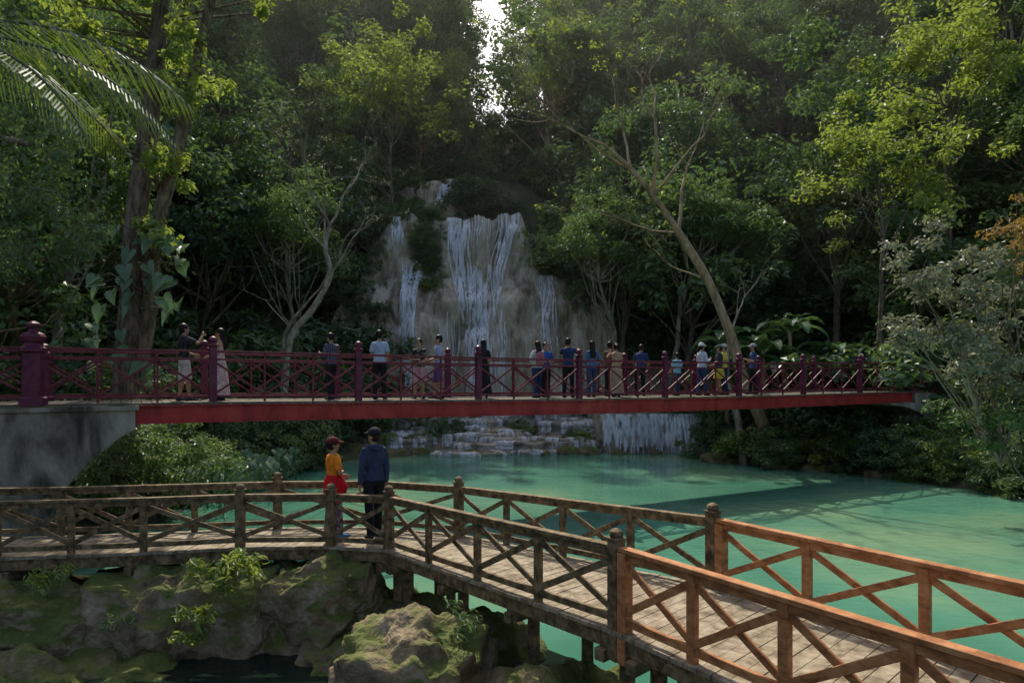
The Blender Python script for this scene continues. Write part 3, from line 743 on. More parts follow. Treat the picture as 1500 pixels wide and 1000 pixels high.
# ------------------------------------------------------------------ red footbridge
def rb(t, w, z): return Vector((-6.57 + 2.838 * t - .488 * w, 15 + 1.585 * t + .873 * w, z))
def dz(t): return float(np.interp(t, [-3, -1, 0, 3, 5, 8, 9], [-.55, -.56, -.57, -.66, -.68, -.62, -.6]))
RBE = empty('red_footbridge'); bd = (2.838, 1.585)
mb = MB()
ts = [-.47 + (8.1 + .47) * i / 12 for i in range(13)]
for a, b in zip(ts[:-1], ts[1:]):
    for w in (-.04, 2.04):
        mb.beam(rb(a, w, dz(a) - .25), rb(b, w, dz(b) - .25), .03, .36)
        mb.beam(rb(a, w, dz(a) - .07), rb(b, w, dz(b) - .07), .15, .03)
        mb.beam(rb(a, w, dz(a) - .43), rb(b, w, dz(b) - .43), .15, .03)
    mb.beam(rb(a, .0, dz(a) - .25), rb(a, 2.0, dz(a) - .25), .08, .25)
mb.obj('girders', [M_red], RBE, bevel=.004)
mb = MB()
t = -3.0
while t < 8.1:
    a, b = t, t + .055
    P = [rb(a, -.12, dz(a) - .05), rb(b, -.12, dz(b) - .05), rb(b, 2.12, dz(b) - .05), rb(a, 2.12, dz(a) - .05)]
    mb.hexa([Vector(p) for p in P] + [Vector(p) + Vector((0, 0, .046)) for p in P]); t += .06
mb.obj('deck_boards', [M_deckdark], RBE)
mb = MB(); mp_ = MB()
def rail_panel(pa, pb, n):
    up = Vector((0, 0, 1))
    for z, w_, h_ in ((1.1, .09, .05), (.93, .05, .04), (.12, .05, .05)):
        mb.beam(pa + up * z, pb + up * z, w_, h_)
    for k in range(n):
        a = pa.lerp(pb, k / n); b = pa.lerp(pb, (k + 1) / n)
        if k: mb.beam(a + up * .0, a + up * 1.08, .045, .045)
        mb.beam(a + up * .15, b + up * .9, .024, .045, off=.013); mb.beam(a + up * .9, b + up * .15, .024, .045, off=-.013)
def small_post(p):
    z0 = p.z - .12
    mp_.post(p, z0, p.z + 1.2, .15, bd)
    mp_.lathe((p.x, p.y, p.z + 1.2), [(0, .08), (.02, .12), (.05, .12), (.07, .07), (.1, .065), (.13, .09), (.17, .095), (.21, .07), (.24, .02)], 10)
for w in (0, 2.0):
    for i in range(-1, 8):
        rail_panel(rb(i, w, dz(i)), rb(i + 1, w, dz(i + 1)), 3)
    for i in range(0, 9): small_post(rb(i, w, dz(i)))
    e = rb(8, w, dz(8)); e2 = rb(9.35, w - .5, dz(8) - 1.0)
    rail_panel(e, e2, 3); small_post(e2)
    rail_panel(rb(-3, w, dz(-3)), rb(-1, w, dz(-1)), 5)
for w, s in ((0, 1.0), (2.0, .78)):
    p = rb(-1, w, dz(-1))
    mp_.lathe(p, [(z * s * 1.0, r * s) for z, r in [(-.05, .25), (.12, .25), (.15, .2), (1.0, .2), (1.03, .25), (1.1, .25), (1.14, .19), (1.2, .16), (1.24, .21), (1.32, .23), (1.38, .19), (1.42, .1), (1.47, .1), (1.52, .13), (1.58, .12), (1.63, .04)]], 8)
p = rb(8, 0, dz(8)); 
mp_.post(p, p.z - .1, p.z + 1.25, .24, bd)
mb.obj('railing', [M_maroon], RBE, bevel=.004); mp_.obj('posts', [M_plum], RBE, bevel=.006)
def abut(name, prof, w0, w1):
    m = MB(); n = len(prof)
    V = [rb(t, w0, z) for t, z in prof] + [rb(t, w1, z) for t, z in prof]
    F = [tuple(range(n)), tuple(range(2 * n - 1, n - 1, -1))] + [(i, i + n, (i + 1) % n + n, (i + 1) % n) for i in range(n)]
    m.add(V, F); return m.obj(name, [M_concrete], RBE, bevel=.02)
abut('left_abutment', [(-.46, -.66), (-.46, -1.1), (-.55, -1.28), (-.64, -1.55), (-.75, -1.9), (-.86, -2.35), (-.93, -2.9), (-.97, -4.6), (-4.5, -4.6), (-4.5, -.63), (-1, -.63)], -.3, 2.3)
abut('left_abutment_cap', [(-.44, -.6), (-.44, -.72), (-4.5, -.72), (-4.5, -.6)], -.36, -.13)
abut('right_abutment', [(7.55, -1.06), (7.55, -1.15), (7.9, -1.3), (8.2, -1.6), (8.4, -4.4), (10, -4.4), (10, -1.9), (8.6, -.7), (8.02, -.68), (8.02, -1.06)], -.2, 2.2)

# ------------------------------------------------------------------ wooden footbridge
WBE = empty('wooden_footbridge')
RH = .80
def V3(x, y, z): return Vector((x, y, z))
near = [V3(-10.4, 9.45, -1.8), V3(-7.4, 9.8, -1.8), V3(-5.45, 10.1, -1.8), V3(-4.14, 10.4, -1.8), V3(-2.77, 10.45, -1.8), V3(-1.85, 10.25, -1.8), V3(1.0, 6.55, -1.62), V3(5.9, -.98, -1.55)]
far = [V3(-10.4, 10.75, -1.8), V3(-7.3, 11.05, -1.8), V3(-5.3, 11.4, -1.8), V3(-4.0, 11.65, -1.8), V3(-2.3, 11.7, -1.8), V3(-.87, 11.15, -1.8), V3(2.28, 7.75, -1.6), V3(7.2, .2, -1.53)]
rails = {0: MB(), 1: MB()}
def wrail(a, b, n, mi):
    m = rails[mi]; up = Vector((0, 0, 1)); d = (b - a).normalized()
    m.beam(a - up * .025, b - up * .025, .1, .045)
    m.beam(a - up * .085, b - up * .085, .045, .07)
    m.beam(a - up * (RH - .1), b - up * (RH - .1), .045, .075)
    for k in range(n + 1):
        p = a.lerp(b, k / n)
        if 0 < k < n: m.post(p, p.z - RH - .04, p.z - .05, .085, d, w2=.07)
    for k in range(n):
        p = a.lerp(b, k / n); q = a.lerp(b, (k + 1) / n)
        m.beam(p - up * (RH - .14), q - up * .13, .028, .07, off=.016); m.beam(p - up * .13, q - up * (RH - .14), .028, .07, off=-.016)
def mpost(p, mi, d, w=.12, big=True):
    m = rails[mi]
    m.post(p, p.z - RH - .3, p.z + (.05 if big else .0), w, d)
    if big:
        m.post(p, p.z + .052, p.z + .072, w * 1.2, d)
        m.lathe((p.x, p.y, p.z + .072), [(0, w * .5), (.03, w * .58), (.06, w * .5), (.085, w * .2)], 8)
for path, side in ((near, 0), (far, 1)):
    bays = [2, 2, 1, 1, 1, 4, 9] if side == 0 else [2, 2, 1, 1, 1, 4, 8]
    for i in range(len(path) - 1):
        mi = 1 if i == 6 else 0
        a, b = path[i], path[i + 1]; d = (b - a).normalized()
        if i == 6:
            bb = a.lerp(b, .5); wrail(a + d * .07, bb, 5 if side == 0 else 4, mi); mpost(bb, 1, d); wrail(bb, b, 4, mi)
            q = a + d * .12; rails[1].post(q, q.z - RH - .3, q.z - .055, .11, d)
        else: wrail(a, b, bays[i], mi)
        mpost(a, 0, d, .125 if i >= 3 else .09, i >= 3)
rails[0].obj('weathered_railing', [M_woodold], WBE, bevel=.004); rails[1].obj('new_railing', [M_woodnew], WBE, bevel=.005)
mb = MB(); ms = MB()
for i in range(len(near) - 1):
    a, b, c, d = near[i], near[i + 1], far[i], far[i + 1]
    L = max((b - a).length, (d - c).length); n = max(1, round(L / .15))
    for k in range(n):
        f0 = (k + .03) / n; f1 = (k + .97) / n
        P = [a.lerp(b, f0), a.lerp(b, f1), c.lerp(d, f1), c.lerp(d, f0)]
        o0 = (P[3] - P[0]).normalized() * .07; P[0] -= o0; P[1] -= o0; P[2] += o0; P[3] += o0
        jz = R.uniform(-.004, .004)
        mb.hexa([p - Vector((0, 0, RH + .04 - jz)) for p in P] + [p - Vector((0, 0, RH - jz)) for p in P])
    up = Vector((0, 0, 1))
    for p, q in ((a, b), (c, d)):
        ms.beam(p - up * (RH + .125), q - up * (RH + .125), .06, .16)
    m1, m2 = (a + c) / 2, (b + d) / 2
    ms.beam(m1 - up * (RH + .13), m2 - up * (RH + .13), .06, .15)
    nn = 3 if i > 4 else 1
    for k in range(nn + 1):
        p = a.lerp(b, (k + .1) / (nn + .2)); q = c.lerp(d, (k + .1) / (nn + .2)); e = (q - p).normalized() * .1
        ms.beam(p - e - up * (RH + .27), q + e - up * (RH + .27), .12, .12)
        for s_ in (p.lerp(q, .2), p.lerp(q, .8)): ms.post(s_, -5, s_.z - RH - .33, .14, (1, 0))
mb.obj('deck', [M_plank], WBE); ms.obj('substructure', [M_woodold], WBE, bevel=.006)

# ------------------------------------------------------------------ people
cm = {}
def cloth(c, pat=None, rough=.85):
    key = (c, pat)
    if key in cm: return cm[key]
    m = bpy.data.materials.new('cloth_%d' % len(cm)); nt, N, L = nodes_of(m)
    out = N.new('ShaderNodeOutputMaterial'); p = N.new('ShaderNodeBsdfPrincipled'); p.inputs['Roughness'].default_value = rough
    p.inputs['Specular IOR Level'].default_value = .2
    tc = N.new('ShaderNodeTexCoord'); nz = N.new('ShaderNodeTexNoise'); nz.inputs['Scale'].default_value = 9; nz.inputs['Detail'].default_value = 3
    L.new(tc.outputs['Object'], nz.inputs['Vector'])
    k = [tuple(x * f for x in c) for f in (.7, 1.15)]
    r = ramp(N, [(.3, k[0]), (.7, k[1])]); L.new(nz.outputs['Fac'], r.inputs[0]); src = r.outputs[0]
    if pat:
        kind, c2 = pat
        w = N.new('ShaderNodeTexWave'); w.bands_direction = 'Z'; w.inputs['Scale'].default_value = 6; w.inputs['Distortion'].default_value = .3
        L.new(tc.outputs['Object'], w.inputs['Vector'])
        fac = w.outputs['Fac']
        if kind == 'plaid':
            w2 = N.new('ShaderNodeTexWave'); w2.bands_direction = 'X'; w2.inputs['Scale'].default_value = 6
            L.new(tc.outputs['Object'], w2.inputs['Vector']); mm = N.new('ShaderNodeMath'); mm.operation = 'MULTIPLY'
            L.new(fac, mm.inputs[0]); L.new(w2.outputs['Fac'], mm.inputs[1]); fac = mm.outputs[0]
        if kind == 'print':
            vz = N.new('ShaderNodeTexNoise'); vz.inputs['Scale'].default_value = 16; L.new(tc.outputs['Object'], vz.inputs['Vector']); fac = vz.outputs['Fac']
        rr = ramp(N, [(.48, (0, 0, 0)), (.56, (1, 1, 1))]); L.new(fac, rr.inputs[0])
        mx = N.new('ShaderNodeMix'); mx.data_type = 'RGBA'; L.new(rr.outputs[0], mx.inputs[0]); L.new(src, mx.inputs[6]); mx.inputs[7].default_value = (*c2, 1); src = mx.outputs[2]
    L.new(src, p.inputs['Base Color'])
    b = N.new('ShaderNodeBump'); b.inputs['Strength'].default_value = .5; b.inputs['Distance'].default_value = .02
    L.new(nz.outputs['Fac'], b.inputs['Height']); L.new(b.outputs[0], p.inputs['Normal'])
    L.new(p.outputs[0], out.inputs[0]); cm[key] = m; return m
SKIN = (.42, .24, .155); HAIR = (.014, .01, .009)

ARM = {'down': ((.14, -.02, -1), (.06, .16, -1)),
       'phone': ((.2, .15, -1), (-.32, .85, .3)),
       'raise': ((.35, .75, -.35), (-.45, .45, .75)),
       'rail': ((.2, .4, -.9), (-.1, .9, -.35)),
       'fold': ((.25, .12, -1), (-.9, .55, .05)),
       'hip': ((.5, -.2, -.9), (-.65, .25, -.75)),
       'point': ((.15, .8, -.25), (-.05, .95, .3)),
       'hold': ((.16, .05, -1), (-.25, .8, -.25))}

def person(name, loc, yaw, Ht, top, bottom, shoes=(.03, .03, .035), sleeves='short', legs='trousers', arms=('down', 'down'), lean=0, hair='short', cap=None, headyaw=0, voxel=.009, female=False, step=.08, bag=None, toppat=None, botpat=None, tilt=0, skin=SKIN, wrap=None, headpitch=0, hood=False):
    prims = []; mats = []
    def mi(m):
        if m not in mats: mats.append(m)
        return mats.index(m)
    mS = mi(cloth(skin, rough=.55)); mT = mi(cloth(top, toppat)); mB = mi(cloth(bottom, botpat)); mSh = mi(cloth(shoes)); mH = mi(cloth(HAIR, rough=.45)); mE = mi(cloth((.015, .012, .01))); mL = mi(cloth((.3, .1, .08)))
    def loft(rings, m, grp):
        n = len(rings[0]); V = [p for r in rings for p in r]; F = []
        for i in range(len(rings) - 1):
            for k in range(n): F.append((i * n + k, i * n + (k + 1) % n, (i + 1) * n + (k + 1) % n, (i + 1) * n + k))
        F.append(tuple(range(n))[::-1]); F.append(tuple((len(rings) - 1) * n + k for k in range(n)))
        prims.append([[Vector(p) for p in V], F, m, grp])
    def vring(z, rx, ry, y=0, x=0, n=20, pleat=0):
        return [Vector((x + rx * math.cos(2 * math.pi * k / n) * (1 + pleat * (k % 2)), y + ry * math.sin(2 * math.pi * k / n) * (1 + pleat * (k % 2)), z)) for k in range(n)]
    def tube(pts, rad, m, grp, n=12, flat=None):
        pts = [Vector(p) for p in pts]; rings = []; prev = None
        t0 = (pts[1] - pts[0]).normalized(); t1 = (pts[-1] - pts[-2]).normalized()
        pts = [pts[0] - t0 * rad[0] * .5] + pts + [pts[-1] + t1 * rad[-1] * .5]; rad = [rad[0] * .6] + list(rad) + [rad[-1] * .6]
        for i, p in enumerate(pts):
            t = (pts[min(i + 1, len(pts) - 1)] - pts[max(i - 1, 0)]).normalized()
            if flat is not None: x = (flat - t * flat.dot(t)).normalized()
            elif prev is None: x = t.cross(Vector((0, 1, 0)) if abs(t.y) < .8 else Vector((1, 0, 0))).normalized()
            else: x = (prev - t * prev.dot(t)).normalized()
            prev = x; y = t.cross(x); fl = .42 if flat is not None else 1
            rings.append([p + x * math.cos(2 * math.pi * k / n) * rad[i] * fl + y * math.sin(2 * math.pi * k / n) * rad[i] for k in range(n)])
        loft(rings, m, grp)
    def ell(c, r, m, grp, n=14, z0=-1, z1=1):
        rings = []
        for i in range(9):
            zz = z0 + (z1 - z0) * i / 8; q = math.sqrt(max(.003, 1 - zz * zz)); rings.append([Vector((c[0] + r[0] * q * math.cos(2 * math.pi * k / n), c[1] + r[1] * q * math.sin(2 * math.pi * k / n), c[2] + r[2] * zz)) for k in range(n)])
        loft(rings, m, grp)
    fw = .9 if female else 1.0
    hipw = .17 if female else .16
    tr = [(.84, .12, .10), (.92, hipw, .118), (1.0, hipw * .95, .11), (1.08, .128 * fw, .098), (1.18, .14 * fw, .105), (1.29, .165 * fw, .118), (1.37, .178 * fw, .112), (1.43, .15 * fw, .09), (1.465, .085, .07)]
    loft([vring(z, a * 1.03, b * 1.03) for z, a, b in tr if z <= 1.02], mB, 'u')
    loft([vring(z, a * 1.07, b * 1.08) for z, a, b in [(.93 if sleeves != 'none' or legs != 'dress' else .98, hipw * 1.02, .122)] + tr[2:]], mT, 'u')
    if legs == 'dress' and sleeves == 'none':
        loft([vring(z, a * 1.09, b * 1.09) for z, a, b in [(1.31, .166 * fw, .118), (1.38, .178 * fw, .112), (1.43, .15 * fw, .09), (1.47, .085, .07)]], mS, 'u')
    tube([(0, -.01, 1.45), (0, 0, 1.5), (0, .008, 1.56)], [.058, .053, .053], mS, 'u')
    if hood: tube([(-.11, 0, 1.455), (-.07, -.09, 1.46), (0, -.125, 1.45), (.07, -.09, 1.46), (.11, 0, 1.455)], [.03, .045, .055, .045, .03], mT, 'u')
    hz = 1.515
    hr = [(0, .03, .035, .045), (.02, .047, .054, .034), (.05, .06, .072, .02), (.085, .069, .086, .008), (.12, .075, .094, 0), (.16, .076, .096, -.004), (.195, .064, .082, -.006), (.215, .046, .06, -.006), (.23, .018, .025, -.006)]
    loft([vring(hz + z, a, b, y) for z, a, b, y in hr], mS, 'h')
    tube([(0, .09, hz + .125), (0, .102, hz + .1), (0, .114, hz + .083)], [.009, .012, .014], mS, 'h', 8)
    for s in (-1, 1):
        ell((s * .029, .09, hz + .12), (.013, .009, .008), mE, 'h', 8); ell((s * .077, -.005, hz + .1), (.012, .022, .032), mS, 'h', 8)
        tube([(s * .015, .096, hz + .142), (s * .045, .088, hz + .142)], [.005, .004], mE, 'h', 6)
    tube([(-.02, .087, hz + .052), (0, .095, hz + .052), (.02, .087, hz + .052)], [.006, .008, .006], mL, 'h', 6)
    if hair != 'none':
        ell((0, -.018, hz + .146), (.09, .106, .104), mH, 'h', z0=-.35)
        ell((0, -.036, hz + .11), (.082, .082, .1), mH, 'h', z0=-.8)
        if hair == 'long':
            loft([vring(hz + z, a, b, y) for z, a, b, y in [(.16, .086, .075, -.045), (.08, .092, .058, -.06), (0, .092, .048, -.08), (-.1, .105, .042, -.11), (-.2, .1, .036, -.125), (-.3, .07, .025, -.13)]], mH, 'h')
        if hair == 'bun': ell((0, -.13, hz + .15), (.045, .045, .045), mH, 'h')
        if hair == 'tail': tube([(0, -.12, hz + .12), (0, -.155, hz + .05), (0, -.14, hz - .1)], [.03, .035, .015], mH, 'h')
    if cap:
        mC = mi(cloth(cap)); ell((0, -.012, hz + .158), (.096, .114, .104), mC, 'h', z0=-.1)
        tube([(0, .06, hz + .163), (0, .155, hz + .15)], [.072, .055], mC, 'h', 12, flat=Vector((0, 0, 1)))
    for s, key in ((-1, arms[0]), (1, arms[1])):
        ua, fa = ARM[key]; ua = Vector((ua[0] * s, ua[1], ua[2])).normalized(); fa = Vector((fa[0] * s, fa[1], fa[2])).normalized()
        sh = Vector((s * .17 * fw, -.005, 1.405)); el = sh + ua * .285; wr = el + fa * .25
        k = .88 if female else 1
        if sleeves == 'long': tube([el + fa * .12, wr], [.034 * k, .027 * k], mS, 'u')
        elif sleeves == 'short': tube([sh + ua * .1, el, el + fa * .07, wr], [.045 * k, .04 * k, .041 * k, .027 * k], mS, 'u')
        else: tube([sh - ua * .01, sh + ua * .1, el, el + fa * .07, wr], [.052 * k, .047 * k, .04 * k, .041 * k, .027 * k], mS, 'u')
        if sleeves == 'short': tube([sh + Vector((-s * .03, 0, .01)), sh + ua * .08, sh + ua * .19], [.066 * k, .064 * k, .066 * k], mT, 'u')
        elif sleeves == 'long': tube([sh + Vector((-s * .03, 0, .01)), sh + ua * .1, el, el + fa * .08, wr - fa * .01], [.068 * k, .062 * k, .054 * k, .052 * k, .04 * k], mT, 'u')
        pn = Vector((-s, .1, 0)); pn = (pn - fa * pn.dot(fa)).normalized()
        if abs(fa.x) > .6: pn = Vector((0, -.3, -1)); pn = (pn - fa * pn.dot(fa)).normalized()
        wv = fa.cross(pn).normalized()
        if wv.y < 0 and abs(fa.z) > .5: wv = -wv
        tube([wr, wr + fa * .04, wr + fa * .085], [.03, .04, .039], mS, 'u', 10, flat=pn)
        for q, ln in ((-.027, .065), (-.009, .075), (.009, .08), (.027, .07)):
            b0 = wr + fa * .08 + wv * q; b1 = b0 + (fa * .93 + pn * .3).normalized() * ln * .5; b2 = b1 + (fa * .7 + pn * .7).normalized() * ln * .5
            tube([b0, b1, b2], [.0088, .0083, .007], mS, 'u', 8)
        b0 = wr + fa * .025 + wv * .03; tube([b0, b0 + (fa * .6 + wv * .7).normalized() * .035, b0 + (fa * .9 + wv * .45 + pn * .2).normalized() * .065], [.012, .011, .009], mS, 'u', 8)
    for s in (-1, 1):
        st = step * s
        hp = Vector((s * .088, 0, .9)); kn = Vector((s * .098, st * .45 + .015, .49)); an = Vector((s * .105, st, .085))
        if legs == 'trousers':
            tube([hp, hp.lerp(kn, .5), kn, kn.lerp(an, .5), an + Vector((0, 0, -.02))], [.096, .086, .068, .064, .056], mB, 'l')
        else:
            tube([hp, hp.lerp(kn, .5), kn, kn.lerp(an, .35), kn.lerp(an, .7), an], [.085, .075, .055, .056, .042, .036], mS, 'l')
            if legs == 'shorts': tube([hp, hp.lerp(kn, .5), hp.lerp(kn, .97)], [.1, .098, .096], mB, 'l')
        f = an + Vector((0, 0, -.085))
        loft([[f + Vector((w_ * math.cos(2 * math.pi * k / 12), y_, max(0, h_ * .5 + h_ * .5 * math.sin(2 * math.pi * k / 12)))) for k in range(12)] for y_, w_, h_ in [(-.075, .02, .05), (-.06, .034, .075), (0, .038, .09), (.07, .042, .065), (.13, .044, .05), (.175, .036, .04), (.195, .015, .025)]], mSh, 'l')
    if legs == 'dress':
        loft([vring(z, a, b, 0, 0, 28, pl) for z, a, b, pl in [(1.08, .13, .1, 0), (.98, .165, .125, 0), (.85, .185, .15, .01), (.6, .21, .18, .035), (.35, .235, .205, .05), (.12, .26, .23, .06)]], mB, 'l')
    if legs == 'skirt':
        loft([vring(z, a, b, 0, 0, 28, pl) for z, a, b, pl in [(1.05, .135, .105, 0), (.92, .18, .14, .01), (.75, .205, .17, .035), (.58, .22, .19, .05)]], mB, 'l')
    if wrap:
        mW = mi(cloth(wrap))
        loft([vring(z, a, b, 0, 0, 24, pl) for z, a, b, pl in [(1.1, .14, .115, 0), (1.0, .185, .15, .03), (.85, .2, .16, .05), (.62, .2, .16, .08)]], mW, 'l')
        tube([(.14, .08, 1.03), (.2, .12, .9), (.2, .1, .72)], [.05, .055, .03], mW, 'l')
    if bag:
        mG = mi(cloth(bag))
        loft([vring(z, a, b, -.17) for z, a, b in [(1.0, .1, .06), (1.03, .14, .085), (1.15, .15, .095), (1.3, .14, .085), (1.39, .1, .06), (1.41, .05, .03)]], mG, 'u')
        for s in (-1, 1): tube([(s * .1, -.1, 1.4), (s * .11, .02, 1.46), (s * .11, .11, 1.38), (s * .12, .09, 1.2)], [.02] * 4, mG, 'u', 8)
    if 'phone' in arms or 'raise' in arms:
        s = -1 if arms[0] in ('phone', 'raise') else 1; ua, fa = ARM[arms[0] if s < 0 else arms[1]]
        ua = Vector((ua[0] * s, ua[1], ua[2])).normalized(); fa = Vector((fa[0] * s, fa[1], fa[2])).normalized()
        c = Vector((s * .17 * fw, 0, 1.405)) + ua * .285 + fa * .37
        tube([c + Vector((0, 0, -.06)), c + Vector((0, 0, .07))], [.036, .036], mE, 'u', 8, flat=Vector((0, 1, 0)))
    allv = []; allf = []; fm = []
    la = math.radians(lean); hy = math.radians(headyaw); hp_ = math.radians(headpitch)
    for V, F, m, grp in prims:
        o = len(allv)
        for p in V:
            p = p.copy()
            if grp == 'h':
                c = Vector((0, 0, 1.53)); p = c + Matrix.Rotation(hy, 3, 'Z') @ (Matrix.Rotation(-hp_, 3, 'X') @ (p - c))
            if grp != 'l' and la:
                w = min(1, max(0, (p.z - .86) / .25)); c = Vector((0, 0, .92)); p = c + Matrix.Rotation(-la * w, 3, 'X') @ (p - c)
            allv.append(p * (Ht / 1.75))
        allf += [tuple(i + o for i in f) for f in F]; fm += [m] * len(F)
    me = bpy.data.meshes.new('tmp'); me.from_pydata([tuple(p) for p in allv], [], allf); me.update()
    bm = bmesh.new(); bm.from_mesh(me); bmesh.ops.recalc_face_normals(bm, faces=bm.faces); bm.to_mesh(me); bm.free()
    ob = bpy.data.objects.new(name, me); COL.objects.link(ob)
    rm = ob.modifiers.new('r', 'REMESH'); rm.mode = 'VOXEL'; rm.voxel_size = voxel; rm.use_smooth_shade = True
    sm = ob.modifiers.new('s', 'SMOOTH'); sm.factor = .4; sm.iterations = 1
    dg = bpy.context.evaluated_depsgraph_get(); m2 = bpy.data.meshes.new_from_object(ob.evaluated_get(dg))
    ob.modifiers.clear(); ob.data = m2; m2.name = name
    m2.materials.clear()
    for m in mats: m2.materials.append(m)
    bvh = BVHTree.FromPolygons(allv, allf)
    n = len(m2.polygons); cen = np.empty(n * 3); m2.polygons.foreach_get('center', cen); cen = cen.reshape(-1, 3)
    idx = [fm[bvh.find_nearest(Vector(c))[2]] for c in cen]
    m2.polygons.foreach_set('material_index', idx); m2.polygons.foreach_set('use_smooth', [True] * n); m2.update()
    ob.location = loc; ob.rotation_euler = (0, 0, math.radians(yaw))
    return ob

def onred(t, w=1.0): p = rb(t, w, dz(t) - .004); return (p.x, p.y, p.z)
BLK = (.018, .018, .021); NAVY = (.025, .045, .12)
P = person
P('man_in_black_shirt', onred(-.156), -50, 1.76, BLK, (.55, .52, .5), (.05, .05, .06), legs='shorts', arms=('hold', 'raise'), toppat=('print', (.04, .05, .06)))
P('woman_in_long_dress', onred(.075, 1.0), 95, 1.68, (.55, .42, .42), (.6, .48, .48), legs='dress', sleeves='none', arms=('hold', 'hold'), hair='long', female=True, botpat=('print', (.42, .28, .3)))
P('man_in_plaid_shirt', onred(.875), 60, 1.68, (.05, .055, .09), BLK, sleeves='long', arms=('phone', 'phone'), toppat=('plaid', (.2, .2, .26)), headpitch=20)
P('man_in_striped_shirt', onred(1.265), -5, 1.8, (.5, .6, .7), BLK, arms=('hold', 'hold'), toppat=('stripe', (.2, .32, .5)))
P('boy_in_black_shirt', onred(1.604), 165, 1.62, BLK, (.5, .3, .33), legs='shorts', arms=('hold', 'fold'), toppat=('print', (.2, .18, .15)))
P('man_in_white_blue_shirt', onred(1.776), 105, 1.74, (.62, .64, .7), (.14, .08, .24), legs='shorts', arms=('hold', 'hold'), toppat=('stripe', (.06, .12, .4)))
P('woman_in_black_dress', onred(2.2), 5, 1.66, BLK, BLK, legs='dress', arms=('hold', 'hold'), hair='long', female=True)
P('woman_with_backpack', onred(2.751), 30, 1.68, (.45, .45, .45), NAVY, sleeves='long', arms=('hip', 'hold'), hair='long', female=True, bag=(.35, .13, .16))
P('man_in_blue_shirt', onred(2.935, 1.5), -160, 1.68, (.04, .1, .36), BLK, arms=('fold', 'down'))
P('man_in_navy_shirt', onred(3.07, .9), -20, 1.8, NAVY, BLK, arms=('raise', 'raise'))
P('woman_in_denim_shirt', onred(3.36), 10, 1.74, (.09, .17, .32), (.05, .08, .16), sleeves='long', arms=('hold', 'hip'), hair='long', female=True)
P('woman_in_tan_dress', onred(3.605, .8), 0, 1.68, (.45, .3, .2), (.38, .28, .2), legs='dress', sleeves='none', arms=('raise', 'hold'), hair='bun', female=True)
P('man_in_brown_shirt', onred(3.72, 1.6), -30, 1.78, (.14, .08, .055), BLK, arms=('hold', 'hold'))
P('man_leaning_on_rail', onred(4.076, 1.5), -20, 1.78, NAVY, BLK, arms=('rail', 'rail'), lean=24)
P('child_in_light_blue', onred(4.44), 20, 1.45, (.25, .48, .6), (.05, .06, .1), arms=('hold', 'hold'), hair='short')
P('woman_in_white_cap', onred(4.785), -60, 1.8, (.5, .55, .65), (.04, .06, .16), sleeves='long', arms=('hold', 'phone'), hair='tail', cap=(.7, .7, .65), female=True)
P('woman_in_yellow_skirt', onred(5.04), 60, 1.76, (.05, .05, .07), (.6, .5, .06), legs='skirt', arms=('fold', 'hold'), hair='short', cap=(.1, .15, .12), female=True)
P('man_with_yellow_vest', onred(5.2, 1.3), 100, 1.8, (.6, .55, .1), NAVY, arms=('phone', 'hold'), cap=(.5, .48, .45))
P('man_in_navy_cap', onred(5.557), 80, 1.82, NAVY, BLK, arms=('phone', 'hold'), cap=(.3, .32, .36), toppat=('print', (.05, .1, .25)))
P('man_in_navy_hoodie', (-2.22, 10.98, -2.6), 35, 1.75, (.035, .05, .1), (.012, .013, .02), sleeves='long', arms=('down', 'down'), cap=(.015, .018, .03), voxel=.0065, headyaw=30, step=.1, hood=True)
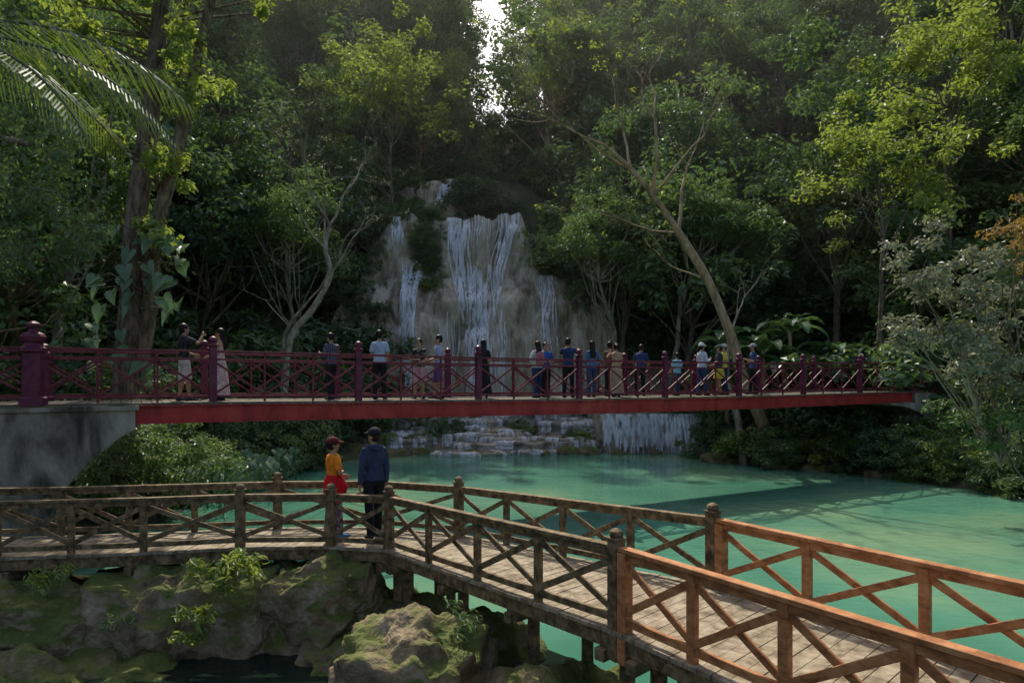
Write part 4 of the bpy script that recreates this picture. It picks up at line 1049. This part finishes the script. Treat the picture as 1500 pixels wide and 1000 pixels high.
P('woman_in_orange_top', (-2.88, 11.0, -2.6), -50, 1.6, (.8, .24, .02), (.1, .08, .14), (.1, .3, .6), sleeves='short', arms=('hold', 'fold'), hair='tail', cap=(.12, .02, .02), voxel=.0065, female=True, wrap=(.6, .014, .02), botpat=('print', (.3, .2, .25)), headyaw=-15)

# ------------------------------------------------------------------ thin valley mist
mm_ = bpy.data.materials.new('valley_mist'); nt, N, L = nodes_of(mm_)
o_ = N.new('ShaderNodeOutputMaterial'); vs = N.new('ShaderNodeVolumeScatter'); vs.inputs['Density'].default_value = .001; vs.inputs['Anisotropy'].default_value = .3
L.new(vs.outputs[0], o_.inputs['Volume'])
mb = MB(); mb.hexa([(-70, 32, -6), (70, 32, -6), (70, 140, -6), (-70, 140, -6), (-70, 32, 75), (70, 32, 75), (70, 140, 75), (-70, 140, 75)])
mb.obj('valley_mist', [mm_])

# ------------------------------------------------------------------ light, sky, camera
EL, AZ = math.radians(50), math.radians(-16)
sv = Vector((math.sin(AZ) * math.cos(EL), math.cos(AZ) * math.cos(EL), math.sin(EL)))
sl = bpy.data.lights.new('sun', 'SUN'); sl.energy = 4.6; sl.angle = math.radians(.6); sl.color = (1, .92, .76)
so = bpy.data.objects.new('sun', sl); COL.objects.link(so); so.rotation_euler = sv.to_track_quat('Z', 'Y').to_euler(); so.location = sv * 100
w = bpy.data.worlds.new('World'); scene.world = w; w.use_nodes = True
N = w.node_tree.nodes; L = w.node_tree.links
bg = N.get('Background') or N.new('ShaderNodeBackground'); sk = N.new('ShaderNodeTexSky'); sk.sky_type = 'NISHITA'; sk.sun_disc = False
sk.sun_elevation = EL; sk.sun_rotation = AZ; sk.dust_density = 4; sk.ozone_density = .5; bg.inputs[1].default_value = .18; L.new(sk.outputs[0], bg.inputs[0])
cam = bpy.data.cameras.new('camera'); cam.lens = 24; cam.sensor_width = 36; cam.shift_y = 50 / 1500; cam.clip_end = 1000
co = bpy.data.objects.new('camera', cam); COL.objects.link(co); co.location = (0, 0, 0); co.rotation_euler = (math.radians(90), 0, 0)
scene.camera = co
scene.view_settings.view_transform = 'Standard'; scene.view_settings.look = 'None'; scene.view_settings.exposure = 0
print('instances', cnt)
